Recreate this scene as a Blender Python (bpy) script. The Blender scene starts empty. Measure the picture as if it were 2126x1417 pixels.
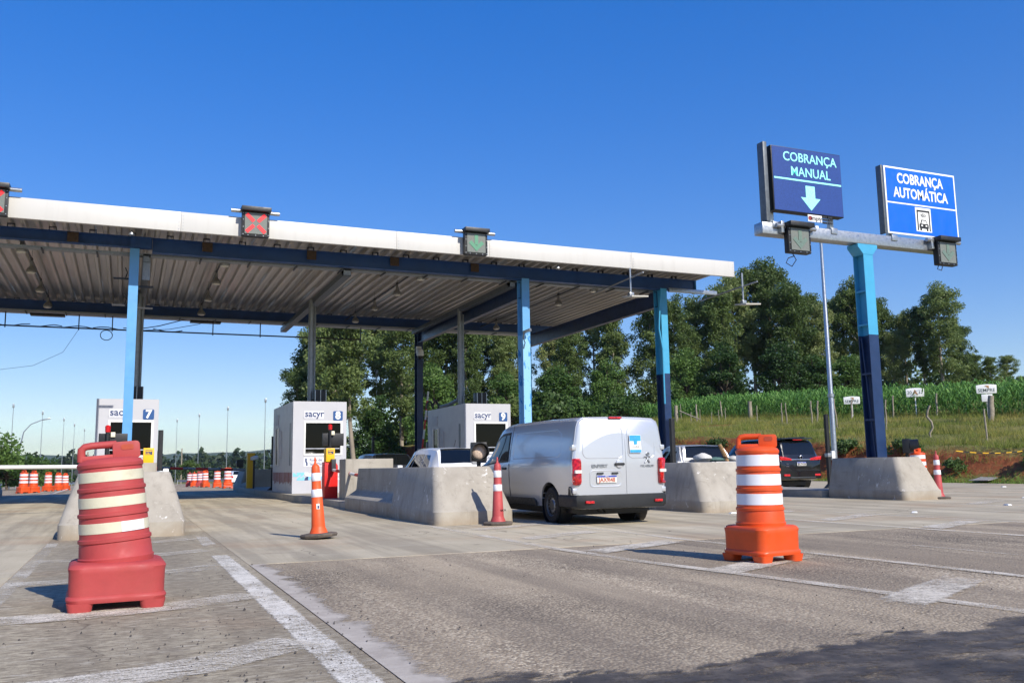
import bpy, bmesh, math, random
import numpy as np
from mathutils import Vector, Matrix
R = math.radians
rnd = random.Random(7)
scene = bpy.context.scene
col = scene.collection

# ------------------------------------------------------------------ camera
# X runs across the lanes, Y along them, Z up; units are metres
YAW, PIT, ROLL = R(23.27), R(7.86), R(-0.908)
fw = Vector((math.sin(YAW)*math.cos(PIT), math.cos(YAW)*math.cos(PIT), math.sin(PIT)))
rt0 = Vector((math.cos(YAW), -math.sin(YAW), 0)); up0 = rt0.cross(fw)
rt = rt0*math.cos(ROLL) + up0*math.sin(ROLL); up = up0*math.cos(ROLL) - rt0*math.sin(ROLL)
cam = bpy.data.cameras.new('camera'); cam_o = bpy.data.objects.new('camera', cam); col.objects.link(cam_o)
cam.sensor_width = 36; cam.lens = 31.476; cam.clip_start = .1; cam.clip_end = 20000
M3 = Matrix((rt, up, -fw)).transposed()
cam_o.matrix_world = Matrix.Translation((0, 0, 1)) @ M3.to_4x4()
scene.camera = cam_o

# ------------------------------------------------------------------ sky, sun, exposure
SUN_AZ, SUN_EL = R(16), R(36.5)
world = bpy.data.worlds.new('World'); scene.world = world; world.use_nodes = True
wn = world.node_tree.nodes; bg = wn['Background']
sky = wn.new('ShaderNodeTexSky'); sky.sky_type = 'NISHITA'; sky.sun_disc = False
sky.sun_elevation = SUN_EL; sky.sun_rotation = math.pi - SUN_AZ
sky.altitude = 100; sky.air_density = 1.0; sky.dust_density = 0.35; sky.ozone_density = 4.0
hs = wn.new('ShaderNodeHueSaturation'); hs.inputs['Hue'].default_value = .524; hs.inputs['Saturation'].default_value = 1.9; hs.inputs['Value'].default_value = 1.62
gm = wn.new('ShaderNodeGamma'); gm.inputs[1].default_value = .56; world.node_tree.links.new(sky.outputs[0], gm.inputs[0]); world.node_tree.links.new(gm.outputs[0], hs.inputs['Color']); world.node_tree.links.new(hs.outputs[0], bg.inputs[0]); bg.inputs[1].default_value = 0.145
sd = Vector((math.sin(SUN_AZ)*math.cos(SUN_EL), -math.cos(SUN_AZ)*math.cos(SUN_EL), math.sin(SUN_EL)))
sun = bpy.data.lights.new('sun', 'SUN'); sun.energy = 4.0; sun.angle = R(.53); sun.color = (1, .94, .85)
sun_o = bpy.data.objects.new('sun', sun); col.objects.link(sun_o)
sun_o.rotation_euler = sd.to_track_quat('Z', 'Y').to_euler(); sun_o.location = sd*60
scene.view_settings.view_transform = 'Standard'; scene.view_settings.look = 'None'
scene.view_settings.gamma = 1; scene.view_settings.exposure = 0.5
scene.view_settings.use_curve_mapping = False
scene.render.engine = 'CYCLES'

# ------------------------------------------------------------------ materials
def lin(h):
    h = h.lstrip('#'); o = []
    for i in (0, 2, 4):
        v = int(h[i:i+2], 16)/255
        o.append(v/12.92 if v <= .04045 else ((v+.055)/1.055)**2.4)
    return tuple(o)
class N:
    """small wrapper round a node tree"""
    def __init__(s, name):
        s.m = bpy.data.materials.new(name); s.m.use_nodes = True
        s.t = s.m.node_tree; s.b = s.t.nodes['Principled BSDF']; s.out = s.t.nodes['Material Output']
        s._co = None
    def n(s, typ, **kw):
        x = s.t.nodes.new('ShaderNode'+typ)
        for k, v in kw.items(): setattr(x, k, v)
        return x
    def l(s, a, b): s.t.links.new(a, b)
    def co(s, kind='Object', scale=(1, 1, 1), rot=(0, 0, 0)):
        c = s.n('TexCoord'); mp = s.n('Mapping')
        mp.inputs['Scale'].default_value = scale; mp.inputs['Rotation'].default_value = rot
        if kind == 'World':
            g = s.n('NewGeometry'); s.l(g.outputs['Position'], mp.inputs[0])
        else: s.l(c.outputs[kind], mp.inputs[0])
        return mp.outputs[0]
    def noise(s, co, scale, detail=4, rough=.55, dist=0):
        x = s.n('TexNoise'); x.inputs['Scale'].default_value = scale; x.inputs['Detail'].default_value = detail
        x.inputs['Roughness'].default_value = rough; x.inputs['Distortion'].default_value = dist
        s.l(co, x.inputs['Vector']); return x.outputs[0]
    def ramp(s, f, stops):
        x = s.n('ValToRGB'); e = x.color_ramp.elements
        while len(e) < len(stops): e.new(.5)
        for i, (p, c) in enumerate(stops):
            e[i].position = p; e[i].color = (*c, 1) if not isinstance(c, (int, float)) else (c, c, c, 1)
        s.l(f, x.inputs[0]); return x.outputs[0]
    def mix(s, f, a, b, mode='MIX'):
        x = s.n('Mix'); x.data_type = 'RGBA'; x.blend_type = mode
        for i, v in ((0, f), (6, a), (7, b)):
            if isinstance(v, (int, float)): x.inputs[i].default_value = v if i == 0 else (v, v, v, 1)
            elif isinstance(v, tuple): x.inputs[i].default_value = (*v, 1)
            else: s.l(v, x.inputs[i])
        return x.outputs[2]
    def math(s, op, a, b=0.):
        x = s.n('Math', operation=op)
        for i, v in enumerate((a, b)):
            if isinstance(v, (int, float)): x.inputs[i].default_value = v
            else: s.l(v, x.inputs[i])
        return x.outputs[0]
    def sep(s, co):
        x = s.n('SeparateXYZ'); s.l(co, x.inputs[0]); return x.outputs
    def base(s, c):
        if isinstance(c, tuple): s.b.inputs['Base Color'].default_value = (*c, 1)
        else: s.l(c, s.b.inputs['Base Color'])
    def bump(s, h, strength=.3, dist=.01):
        x = s.n('Bump'); x.inputs['Strength'].default_value = strength; x.inputs['Distance'].default_value = dist
        s.l(h, x.inputs['Height']); s.l(x.outputs[0], s.b.inputs['Normal'])
    def set(s, rough=.5, metal=0., spec=None, **kw):
        s.b.inputs['Roughness'].default_value = rough; s.b.inputs['Metallic'].default_value = metal
        if spec is not None: s.b.inputs['Specular IOR Level'].default_value = spec
        for k, v in kw.items(): s.b.inputs[k.replace('_', ' ')].default_value = v
        return s
    def alpha(s, f):
        s.l(f, s.b.inputs['Alpha'])
MATS = {}
def plain(name, c, rough=.5, metal=0., var=.12, scale=6., bump=0., dirt=None, dirt_amt=.4, coat=0.):
    if name in MATS: return MATS[name]
    if isinstance(c, str): c = lin(c)
    k = N(name); k.set(rough, metal)
    co = k.co('Object')
    f = k.noise(co, scale, 5, .6)
    lo = tuple(v*(1-var) for v in c); hi = tuple(min(1, v*(1+var)) for v in c)
    cc = k.ramp(f, [(.3, lo), (.7, hi)])
    if dirt:
        g = k.noise(co, scale*.5, 6, .7)
        cc = k.mix(k.ramp(g, [(.5, 0.), (.75, dirt_amt)]), cc, lin(dirt) if isinstance(dirt, str) else dirt)
    k.base(cc)
    r = k.ramp(k.noise(co, scale*1.7, 4), [(.3, max(.02, rough*.8)), (.7, min(1, rough*1.25))]); k.l(r, k.b.inputs['Roughness'])
    if bump: k.bump(k.noise(co, scale*6, 5), bump, .004)
    if coat: k.b.inputs['Coat Weight'].default_value = coat; k.b.inputs['Coat Roughness'].default_value = .04
    MATS[name] = k.m; return k.m
def emis(name, c, s, base=None):
    if name in MATS: return MATS[name]
    k = N(name); k.base(lin(base or c)); k.set(.4)
    k.b.inputs['Emission Color'].default_value = (*lin(c), 1); k.b.inputs['Emission Strength'].default_value = s
    MATS[name] = k.m; return k.m

# ------------------------------------------------------------------ mesh helpers
class MB:
    def __init__(s): s.v = []; s.f = []
    def add(s, vs, fs):
        o = len(s.v); s.v += [tuple(p) for p in vs]; s.f += [tuple(i+o for i in q) for q in fs]; return s
    def box(s, x0, x1, y0, y1, z0, z1):
        return s.add([(x0,y0,z0),(x1,y0,z0),(x1,y1,z0),(x0,y1,z0),(x0,y0,z1),(x1,y0,z1),(x1,y1,z1),(x0,y1,z1)],
                     [(0,3,2,1),(4,5,6,7),(0,1,5,4),(1,2,6,5),(2,3,7,6),(3,0,4,7)])
    def obox(s, c, size, rot=(0, 0, 0)):
        from mathutils import Euler
        m = Euler(rot).to_matrix(); c = Vector(c); b = MB().box(-.5,.5,-.5,.5,-.5,.5)
        return s.add([c + m @ Vector((p[0]*size[0], p[1]*size[1], p[2]*size[2])) for p in b.v], b.f)
    def rings(s, rs, cap0=True, cap1=True, closed=True):
        n = len(rs[0]); o = len(s.v)
        for r in rs: s.v += [tuple(p) for p in r]
        for i in range(len(rs)-1):
            for j in range(n if closed else n-1):
                a = o+i*n+j; b = o+i*n+(j+1) % n
                s.f.append((a, b, b+n, a+n))
        if cap0: s.f.append(tuple(o+j for j in reversed(range(n))))
        if cap1: s.f.append(tuple(o+(len(rs)-1)*n+j for j in range(n)))
        return s
    def cyl(s, p0, p1, r0, r1=None, n=10, caps=True):
        p0, p1 = Vector(p0), Vector(p1); r1 = r0 if r1 is None else r1
        d = (p1-p0).normalized(); a = d.orthogonal().normalized(); b = d.cross(a)
        ang = [2*math.pi*i/n for i in range(n)]
        return s.rings([[p + a*r*math.cos(t) + b*r*math.sin(t) for t in ang] for p, r in ((p0, r0), (p1, r1))], caps, caps)
    def tube(s, pts, r, n=6):
        pts = [Vector(p) for p in pts]; rs = []
        rr = r if isinstance(r, (list, tuple)) else [r]*len(pts); a = None
        for i, p in enumerate(pts):
            d = (pts[min(i+1, len(pts)-1)] - pts[max(i-1, 0)]).normalized()
            if a is None: a = d.orthogonal().normalized()
            else:
                a = (a - d*a.dot(d))
                a = a.normalized() if a.length > 1e-5 else d.orthogonal().normalized()
            b = d.cross(a)
            rs.append([p + a*rr[i]*math.cos(2*math.pi*j/n) + b*rr[i]*math.sin(2*math.pi*j/n) for j in range(n)])
        return s.rings(rs)
    def lathe(s, prof, n=24, c=(0, 0, 0), axis='z', caps=True):
        rs = []
        for r, h in prof:
            ring = []
            for i in range(n):
                t = 2*math.pi*i/n; x, y = r*math.cos(t), r*math.sin(t)
                p = (x, y, h) if axis == 'z' else ((h, x, y) if axis == 'x' else (y, h, x))
                ring.append((p[0]+c[0], p[1]+c[1], p[2]+c[2]))
            rs.append(ring)
        return s.rings(rs, caps, caps)
    def prism(s, poly, h0, h1, plane='xz'):
        """polygon extruded between h0 and h1 along the remaining axis"""
        f = {'xz': lambda a, b, h: (a, h, b), 'xy': lambda a, b, h: (a, b, h), 'yz': lambda a, b, h: (h, a, b)}[plane]
        return s.rings([[f(a, b, h) for a, b in poly] for h in (h0, h1)])
    def move(s, d=(0, 0, 0), rz=0.):
        c, q = math.cos(rz), math.sin(rz)
        s.v = [(p[0]*c-p[1]*q+d[0], p[0]*q+p[1]*c+d[1], p[2]+d[2]) for p in s.v]; return s
    def scale(s, k): s.v = [tuple(a*k for a in p) for p in s.v]; return s
    def build(s, name, mat, parent=None, bevel=0., seg=2, smooth=35, fix=True):
        me = bpy.data.meshes.new(name); me.from_pydata(s.v, [], s.f)
        if fix or bevel:
            bm = bmesh.new(); bm.from_mesh(me)
            if fix: bmesh.ops.recalc_face_normals(bm, faces=bm.faces)
            if bevel:
                es = [e for e in bm.edges if len(e.link_faces) == 2 and e.calc_face_angle(0) > R(28)]
                bmesh.ops.bevel(bm, geom=es, offset=bevel, segments=seg, affect='EDGES', profile=.6, clamp_overlap=True)
            bm.to_mesh(me); bm.free()
        if smooth:
            me.polygons.foreach_set('use_smooth', [True]*len(me.polygons)); me.set_sharp_from_angle(angle=R(smooth))
        if mat: me.materials.append(mat)
        o = bpy.data.objects.new(name, me); col.objects.link(o)
        if parent: o.parent = parent
        return o
def tag(o, label=None, cat=None, group=None, kind=None):
    if label: o['label'] = label
    if cat: o['category'] = cat
    if group: o['group'] = group
    if kind: o['kind'] = kind
    return o
def empty(name, loc, rz=0., label=None, cat=None, group=None):
    o = bpy.data.objects.new(name, None); col.objects.link(o); o.empty_display_size = .2
    o.location = loc; o.rotation_euler = (0, 0, rz)
    return tag(o, label, cat, group)
def copy_tree(o, parent=None):
    c = o.copy(); col.objects.link(c)
    if parent: c.parent = parent
    for ch in list(o.children): copy_tree(ch, c)
    return c
def place(o, loc, rz=0., label=None, scale=None):
    o.location = loc; o.rotation_euler = (0, 0, rz)
    if label: o['label'] = label
    if scale: o.scale = (scale,)*3 if isinstance(scale, (int, float)) else scale
    return o
def rrect(x0, x1, y0, y1, r, n=4):
    pts = []
    for cx, cy, a0 in ((x1-r, y0+r, -90), (x1-r, y1-r, 0), (x0+r, y1-r, 90), (x0+r, y0+r, 180)):
        for i in range(n+1):
            a = R(a0+90*i/n); pts.append((cx+r*math.cos(a), cy+r*math.sin(a)))
    return pts
def text(body, size, mat, parent, loc, name='lettering', rot=(R(90), 0, 0), bold=0., align='CENTER', ext=.002, sx=1.):
    cu = bpy.data.curves.new(name, 'FONT'); cu.body = body; cu.size = size; cu.align_x = align; cu.align_y = 'CENTER'
    cu.extrude = ext; cu.offset = bold; cu.resolution_u = 3
    t = bpy.data.objects.new(name, cu); col.objects.link(t)
    dg = bpy.context.evaluated_depsgraph_get()
    me = bpy.data.meshes.new_from_object(t.evaluated_get(dg))
    bpy.data.objects.remove(t); bpy.data.curves.remove(cu)
    me.materials.clear(); me.materials.append(mat)
    o = bpy.data.objects.new(name, me); col.objects.link(o); o.parent = parent
    o.location = loc; o.rotation_euler = rot; o.scale = (sx, 1, 1)
    return o
def smooth01(a, b, x):
    t = max(0., min(1., (x-a)/(b-a))); return t*t*(3-2*t)

# ------------------------------------------------------------------ surface materials
def mat_asphalt():
    k = N('asphalt_rough'); k.set(.9, spec=.25)
    co = k.co('World')
    v = k.n('TexVoronoi'); v.inputs['Scale'].default_value = 55; k.l(co, v.inputs['Vector'])
    st = k.ramp(v.outputs['Color'], [(.15, lin('#978772')), (.5, lin('#bfad92')), (.85, lin('#dfcfb2'))])
    gap = k.ramp(v.outputs['Distance'], [(.25, 0.), (.62, 1.)])
    c = k.mix(k.math('MULTIPLY', gap, k.ramp(k.noise(k.co('World', (.8, .3, 1)), .9, 4, .6), [(.4, .25), (.6, .95)])), st, lin('#4e463c'))
    dust = k.noise(k.co('World', (.55, .16, 1)), 1.3, 6, .65, .4)
    v2 = k.n('TexVoronoi'); v2.inputs['Scale'].default_value = 95; k.l(co, v2.inputs['Vector'])
    c = k.mix(k.ramp(v2.outputs['Color'], [(.62, 0.), (.8, .5)]), c, lin('#5d554a'))
    c = k.mix(k.ramp(dust, [(.38, 0.), (.62, .72)]), c, lin('#b5a48a'))
    spk = k.noise(co, 60, 3, .7)
    c = k.mix(k.ramp(spk, [(.6, 0.), (.72, .55)]), c, lin('#d2c7b2'))
    big = k.noise(co, .35, 4, .6)
    c = k.mix(k.ramp(big, [(.4, .22), (.65, 0.)]), c, lin('#5e5548'))
    oil = k.noise(k.co('World', (1, 1.6, 1)), 3.1, 5, .6, .3)
    c = k.mix(k.ramp(oil, [(.70, 0.), (.75, .75)]), c, lin('#3c3630'))
    # tyre lanes stained dark along the driving direction
    tr = k.noise(k.co('World', (1.1, .05, 1)), 1.6, 3, .5)
    c = k.mix(k.ramp(tr, [(.42, .5), (.58, 0.)]), c, lin('#756a5c'))
    k.base(c)
    v.inputs['Scale'].default_value = 48
    h = k.math('ADD', k.math('MULTIPLY', v.outputs['Distance'], -1.), k.math('MULTIPLY', k.noise(co, 140, 2), .4))
    k.bump(h, .55, .01)
    return k.m
def mat_concrete_road(old=False):
    k = N('old_concrete' if old else 'concrete_pavement'); k.set(.88, spec=.25)
    co = k.co('World')
    oi = k.n('ObjectInfo')
    a = k.noise(co, .8, 6, .6)
    c = k.ramp(a, [(.3, lin('#b0a48a')), (.7, lin('#c9bda2'))])
    st = k.noise(k.co('World', (1.4, .09, 1)), 1.5, 6, .65, .3)
    c = k.mix(k.ramp(st, [(.42, .42), (.58, 0.)]), c, lin('#6d6458'))
    dl = k.noise(k.co('World', (.35, 2.2, 1)), 2.0, 5, .7)
    c = k.mix(k.ramp(dl, [(.58, 0.), (.74, .45)]), c, lin('#cfc9bd'))
    red = k.noise(co, .45, 4, .6)
    c = k.mix(k.ramp(red, [(.52, 0.), (.68, .35)]), c, lin('#a8835f'))
    sp = k.noise(co, 38, 4, .75)
    c = k.mix(k.ramp(sp, [(.56, 0.), (.7, .5)]), c, lin('#6f6a62'))
    vz = k.n('TexVoronoi'); vz.feature = 'DISTANCE_TO_EDGE'; vz.inputs['Scale'].default_value = .33
    wq = k.n('VectorMath', operation='ADD'); wn_ = k.n('TexNoise'); wn_.inputs['Scale'].default_value = 1.5; k.l(co, wn_.inputs['Vector']); k.l(co, wq.inputs[0]); k.l(wn_.outputs['Color'], wq.inputs[1]); k.l(wq.outputs[0], vz.inputs['Vector'])
    ck = k.math('MULTIPLY', k.ramp(vz.outputs['Distance'], [(.0015, .8), (.004, 0.)]), k.ramp(k.noise(co, .25, 2), [(.48, 0.), (.54, 1.)]))
    c = k.mix(ck, c, lin('#4a4238'))
    c = k.mix(k.math('MULTIPLY', oi.outputs['Random'], .18), c, lin('#857d70'))
    if old:
        tn = k.noise(k.co('World', (.75, 2.3, 1)), 11, 8, .82, .15)
        c = k.mix(k.ramp(tn, [(.42, .85), (.6, 0.)]), c, lin('#6f6453'))
        tn2 = k.noise(k.co('World', (.6, 2, 1)), 5, 8, .82, .2)
        c = k.mix(k.ramp(tn2, [(.55, 0.), (.68, .6)]), c, lin('#d2cab8'))
        pit = k.noise(co, 85, 3, .6); c = k.mix(k.ramp(pit, [(.62, 0.), (.7, .7)]), c, lin('#4f483c'))
    k.base(c); k.bump(k.math('ADD', k.noise(co, 60, 5, .7), k.math('MULTIPLY', st, .5)), .45, .006)
    return k.m
def mat_paint(name, colr, lo, hi, stretch=(1, 1, 1), rel=.05):
    k = N(name); k.set(.75, spec=.3); co = k.co('World', stretch)
    a = k.noise(co, 14, 8, .75, .2); b = k.noise(k.co('World'), 1.3, 4, .6); g = k.noise(k.co('World'), 75, 4, .75)
    f = k.math('ADD', k.math('MULTIPLY', a, .34), k.math('ADD', k.math('MULTIPLY', b, .34), k.math('MULTIPLY', g, .44)))
    uv = k.sep(k.co('UV'))
    e = k.math('MINIMUM', k.math('MINIMUM', uv[1], k.math('SUBTRACT', 1., uv[1])), k.math('MINIMUM', uv[0], k.math('SUBTRACT', 1., uv[0])))
    f = k.math('SUBTRACT', f, k.ramp(e, [(.0, .22), (.17, 0.)]))
    al = k.ramp(f, [(lo, 0.), (hi, 1.)])
    k.base(k.mix(k.ramp(k.noise(k.co('World'), 6, 7, .7), [(.4, 0.), (.75, .55)]), lin(colr), lin('#a39784')))
    k.alpha(al); k.bump(k.noise(k.co('World'), 80, 4), .3, .004)
    return k.m
def mat_ground():
    k = N('grassy_soil'); k.set(.95, spec=.1); co = k.co('World')
    g = k.noise(co, .35, 6, .65); f = k.noise(co, 5, 5, .7)
    c = k.ramp(k.math('ADD', k.math('MULTIPLY', g, .5), k.math('MULTIPLY', f, .5)),
               [(.3, lin('#48502a')), (.5, lin('#6f7040')), (.62, lin('#8d8250')), (.75, lin('#9a7a4e'))])
    geo = k.n('NewGeometry'); nz = k.sep(geo.outputs['Normal'])[2]
    soil = k.ramp(k.noise(co, 2.2, 6, .7), [(.3, lin('#6b3c26')), (.7, lin('#a8623f'))])
    steep = k.ramp(k.math('ADD', nz, k.math('MULTIPLY', k.math('SUBTRACT', f, .5), .35)), [(.82, 1.), (.955, 0.)])
    patch = k.ramp(k.noise(co, .16, 5, .6), [(.6, 0.), (.68, .9)])
    k.base(k.mix(k.math('MAXIMUM', steep, patch), c, soil)); k.bump(k.noise(co, 3, 8, .75), .8, .15)
    return k.m
def mat_barrier():
    k = N('cast_concrete'); k.set(.85, spec=.25); co = k.co('World')
    a = k.noise(co, 1.7, 6, .62, .3)
    c = k.ramp(a, [(.3, lin('#979083')), (.55, lin('#a49d90')), (.75, lin('#afa89b'))])
    dr = k.noise(k.co('World', (3, 3, .3)), 2.2, 6, .7)
    c = k.mix(k.ramp(dr, [(.52, 0.), (.68, .38)]), c, lin('#716b61'))
    sc = k.noise(k.co('World', (1, .25, 2.5)), 3.5, 6, .7); c = k.mix(k.ramp(sc, [(.6, 0.), (.68, .32)]), c, lin('#5c5850'))
    sp = k.noise(k.co('World', (1, 1, .55), (.5, .4, 0)), 9, 7, .72, .6); zone = k.noise(co, .9, 3, .5)
    c = k.mix(k.math('MULTIPLY', k.ramp(sp, [(.60, 0.), (.64, .9)]), k.ramp(zone, [(.53, 0.), (.6, 1.)])), c, lin('#e4e0d8'))
    z = k.sep(co)[2]
    c = k.mix(k.ramp(k.math('ADD', z, k.math('MULTIPLY', k.math('SUBTRACT', a, .5), .35)), [(.0, .5), (.22, 0.)]), c, lin('#8f7a5f'))
    k.base(c); k.bump(k.noise(co, 60, 4, .6), .15, .003)
    return k.m
def mat_leaf(name, stops, trans=.35):
    k = N(name); k.set(.55, spec=.35); co = k.co('Object'); oi = k.n('ObjectInfo')
    f = k.math('ADD', k.math('MULTIPLY', k.noise(co, 1.1, 5, .65), .64), k.math('MULTIPLY', oi.outputs['Random'], .38))
    c = k.ramp(f, stops); k.base(c)
    tr = k.n('BsdfTranslucent'); k.l(c, tr.inputs[0]); mx = k.n('MixShader'); mx.inputs[0].default_value = trans
    k.l(k.b.outputs[0], mx.inputs[1]); k.l(tr.outputs[0], mx.inputs[2]); k.l(mx.outputs[0], k.out.inputs[0])
    return k.m
ASPH = mat_asphalt(); CONC = mat_concrete_road(); CONC_OLD = mat_concrete_road(True); GROUND = mat_ground(); BARR = mat_barrier()
PAINT = mat_paint('worn_white_paint', '#dcd5c6', .485, .62, (.5, 2.0, 1))
PAINT2 = mat_paint('faded_white_paint', '#d6cebd', .53, .66, (.45, 2.4, 1))
PAINT3 = mat_paint('worn_hatching', '#d9d1c0', .505, .63, (.35, 2.6, 1)); PAINT4 = mat_paint('dusty_line', '#d6cdbb', .47, .63)
PAINTL = mat_paint('white_line_paint', '#ded8ca', .45, .57)

# ------------------------------------------------------------------ terrain
def zbase(y):
    return -.011*max(0, min(y, 120)-44) - .012*max(0, min(y, 400)-120)
def edge(y): return 31.6 - .09*max(0, y-95)
def H(x, y):
    z = zbase(y); d = x-edge(y)
    if d > 0:
        c = 1.15 + .06*max(0, min(y, 76)-22)
        fade = 1-smooth01(118, 165, y); rise = 1-.6*smooth01(135, 260, y)
        w = math.sin(x*.9+y*.35)*.12+math.sin(y*1.3+x*.2)*.08
        z += fade*c*smooth01(.2, 2.6+w*4, d) + rise*(.078*max(0, min(d, 90)-2.4) + (w*.8)*smooth01(1, 4, d)*(1-smooth01(30, 60, d)))
    return z
def grid_mesh(xs, ys, fn, name, mat):
    nx = len(xs)
    vs = [(x, y, fn(x, y)) for y in ys for x in xs]
    fs = [(j*nx+i, j*nx+i+1, (j+1)*nx+i+1, (j+1)*nx+i) for j in range(len(ys)-1) for i in range(nx-1)]
    b = MB(); b.v = vs; b.f = fs
    return b.build(name, mat, None, smooth=60, fix=False)
xs = [-5800, -4000, -2500, -1200, -600, -300, -150, -80, -40, -20, 0, 14, 24, 29] + [30+.7*i for i in range(22)] + [46+2*i for i in range(45)] + [145, 180, 250, 400, 800, 1600, 3200, 5800]
ys = [-300, -100, -40, -10, 0, 5] + [8+1.2*i for i in range(95)] + [124+4*i for i in range(35)] + [290, 340, 400, 600, 1000, 2000, 4000, 5850]
terrain = grid_mesh(xs, ys, lambda x, y: H(x, y)-.06, 'ground', GROUND); tag(terrain, 'grassy ground with red soil bank', kind='structure')
# asphalt carriageway, following the fall of the land behind the plaza
rb = MB(); ry = [-30, 0, 10, 20, 30, 44, 50, 60, 70, 80, 95, 110, 130, 150, 180, 220, 280, 360]
def rxr(y): return 31.3 if y < 44 else 31.3-smooth01(44, 130, y)*12 - .10*max(0, y-130)
def rxl(y): return -34 if y < 44 else -34+smooth01(44, 130, y)*20 - .12*max(0, y-130)
for y in ry:
    rb.v += [(rxl(y)+(rxr(y)-rxl(y))*t/8, y, zbase(y)-.004) for t in range(9)]
rb.f = [(j*9+i, j*9+i+1, j*9+i+10, j*9+i+9) for j in range(len(ry)-1) for i in range(8)]
tag(rb.build('road', ASPH, None, fix=False), 'rough worn asphalt road', kind='structure')
# concrete slabs of the toll lanes and of the hatched strip before the left island
pave = empty('concrete_pavement', (0, 0, 0)); tag(pave, 'pale concrete slabs of the toll lanes', kind='structure')
XE = [-30, -24, -18, -12, -6.2, -.98, 1.24, 4.62, 7.1, 10.5, 12.95, 17.2, 19.4, 25.2, 31.2]; YE = [10.05, 16, 22, 28, 34, 40, 46]
def slab(x0, x1, y0, y1):
    g = .005
    MB().box(x0+g, x1-g, y0+g, y1-g, -.05, 0).build('slab', CONC_OLD if (x0 == -.98 and y1 < 17) else CONC, pave, bevel=.003, seg=1)
for i in range(len(XE)-1):
    for j in range(len(YE)-1): slab(XE[i], XE[i+1], YE[j], YE[j+1])
for i in range(6):
    for y0, y1 in ((-8, -2), (-2, 4.1), (4.1, 10.05)): slab(XE[i], XE[i+1], y0, y1)
# cast edge strip beside the white line
k = N('edge_concrete'); k.set(.9); co = k.co('World'); X_ = k.sep(co)[0]
f = k.math('ADD', k.math('SUBTRACT', 1.46, X_), k.math('MULTIPLY', k.math('SUBTRACT', k.noise(co, 2.2, 6, .65), .5), .55))
k.base(k.ramp(k.noise(co, 5, 6, .7), [(.35, lin('#a1978a')), (.65, lin('#b9b0a2'))])); k.alpha(k.ramp(f, [(0., 0.), (.1, 1.)])); k.bump(k.noise(co, 70, 5), .4, .004); EDGE = k.m
es = MB(); es.v = [(1.246, -2, .001), (1.95, -2, .001), (1.95, 10.04, .001), (1.246, 10.04, .001)]; es.f = [(0, 1, 2, 3)]
tag(es.build('pavement_edge', EDGE, None, fix=False), 'cast concrete strip along the slab edge', kind='structure')

# painted markings: thin sheets just above the pavement
marks = empty('road_markings', (0, 0, 0)); tag(marks, 'worn white road markings', kind='structure')
def uvs(o, per_vertex):
    u_ = o.data.uv_layers.new(name='UVMap')
    for l_ in o.data.loops: u_.data[l_.index].uv = per_vertex[l_.vertex_index]
def strip(pts, w, mat, z=.004, name='marking'):
    b = MB()
    for i, p in enumerate(pts):
        a = Vector(pts[max(i-1, 0)]); c = Vector(pts[min(i+1, len(pts)-1)]); d = (c-a).normalized()
        n = Vector((-d.y, d.x))
        b.v += [(p[0]-n.x*w/2, p[1]-n.y*w/2, z), (p[0]+n.x*w/2, p[1]+n.y*w/2, z)]
    b.f = [(2*i, 2*i+1, 2*i+3, 2*i+2) for i in range(len(pts)-1)]
    o = b.build(name, mat, marks, smooth=0, fix=False); uvs(o, [(.5, i % 2) for i in range(len(b.v))]); return o
def quad(pts, mat, z=.004, name='marking'):
    b = MB(); b.v = [(x, y, z) for x, y in pts]; b.f = [tuple(range(len(pts)))]
    o = b.build(name, mat, marks, smooth=0, fix=False); uvs(o, [(0, 0), (1, 0), (1, 1), (0, 1)]); return o
strip([(1.06, 1), (1.06, 11.3)], .25, PAINTL); quad([(.95, 12.4), (1.2, 12.7), (1.2, 14.9), (1.0, 14.9)], PAINT)
strip([(-.9, 1), (-.9, 14.5)], .2, PAINT2)
for ya in (2.3, 4.5, 6.75, 9.1, 11.2, 13.3):      # chevrons of the left hatched strip
    m = PAINT3 if ya < 8 else PAINT2
    j_ = rnd.uniform(-.12, .12)
    strip([(-.86, ya+.36+j_), (-.2, ya+.4+j_*.5), (.4, ya+.55), (.98, ya+.9-j_)], .55, m, .0075)
def wedge(x0, x1, yn, ys_, shift=0.):
    strip([(x0+shift*2.2, yn), (x0+shift*1.3, yn+2.4), (x0+shift*.4, yn+4.2), (x0, yn+6), (x0, 15.2)], .2, PAINT4)
    strip([(x1+shift, yn), (x1+shift*.6, yn+3), (x1, yn+6), (x1-.05, 15.2)], .18, PAINT4)
    for y in ys_:
        quad([(x0+.02, y), (x1-.02, y+.95), (x1-.02, y+1.5), (x0+.02, y+.55)], PAINT4, .007)
wedge(4.78, 6.78, 4.0, (2.6, 4.5, 6.6, 8.9, 11.0, 13.0), .32)
wedge(10.5, 12.75, 6.5, (7.2, 9.4, 11.6, 13.6), .1)
wedge(16.9, 19.2, 8.5, (9.5, 11.8, 14), .1)
strip([(8.6, 1), (8.5, 8)], .1, PAINT2); strip([(14.6, 3), (14.6, 9.9)], .12, PAINT2); strip([(24.5, 10), (24.5, 40)], .12, PAINT2)
for x in (-3.2, 5.9): strip([(x, 47), (x, 62)], .14, PAINTL, zbase(54)+.1)
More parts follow.
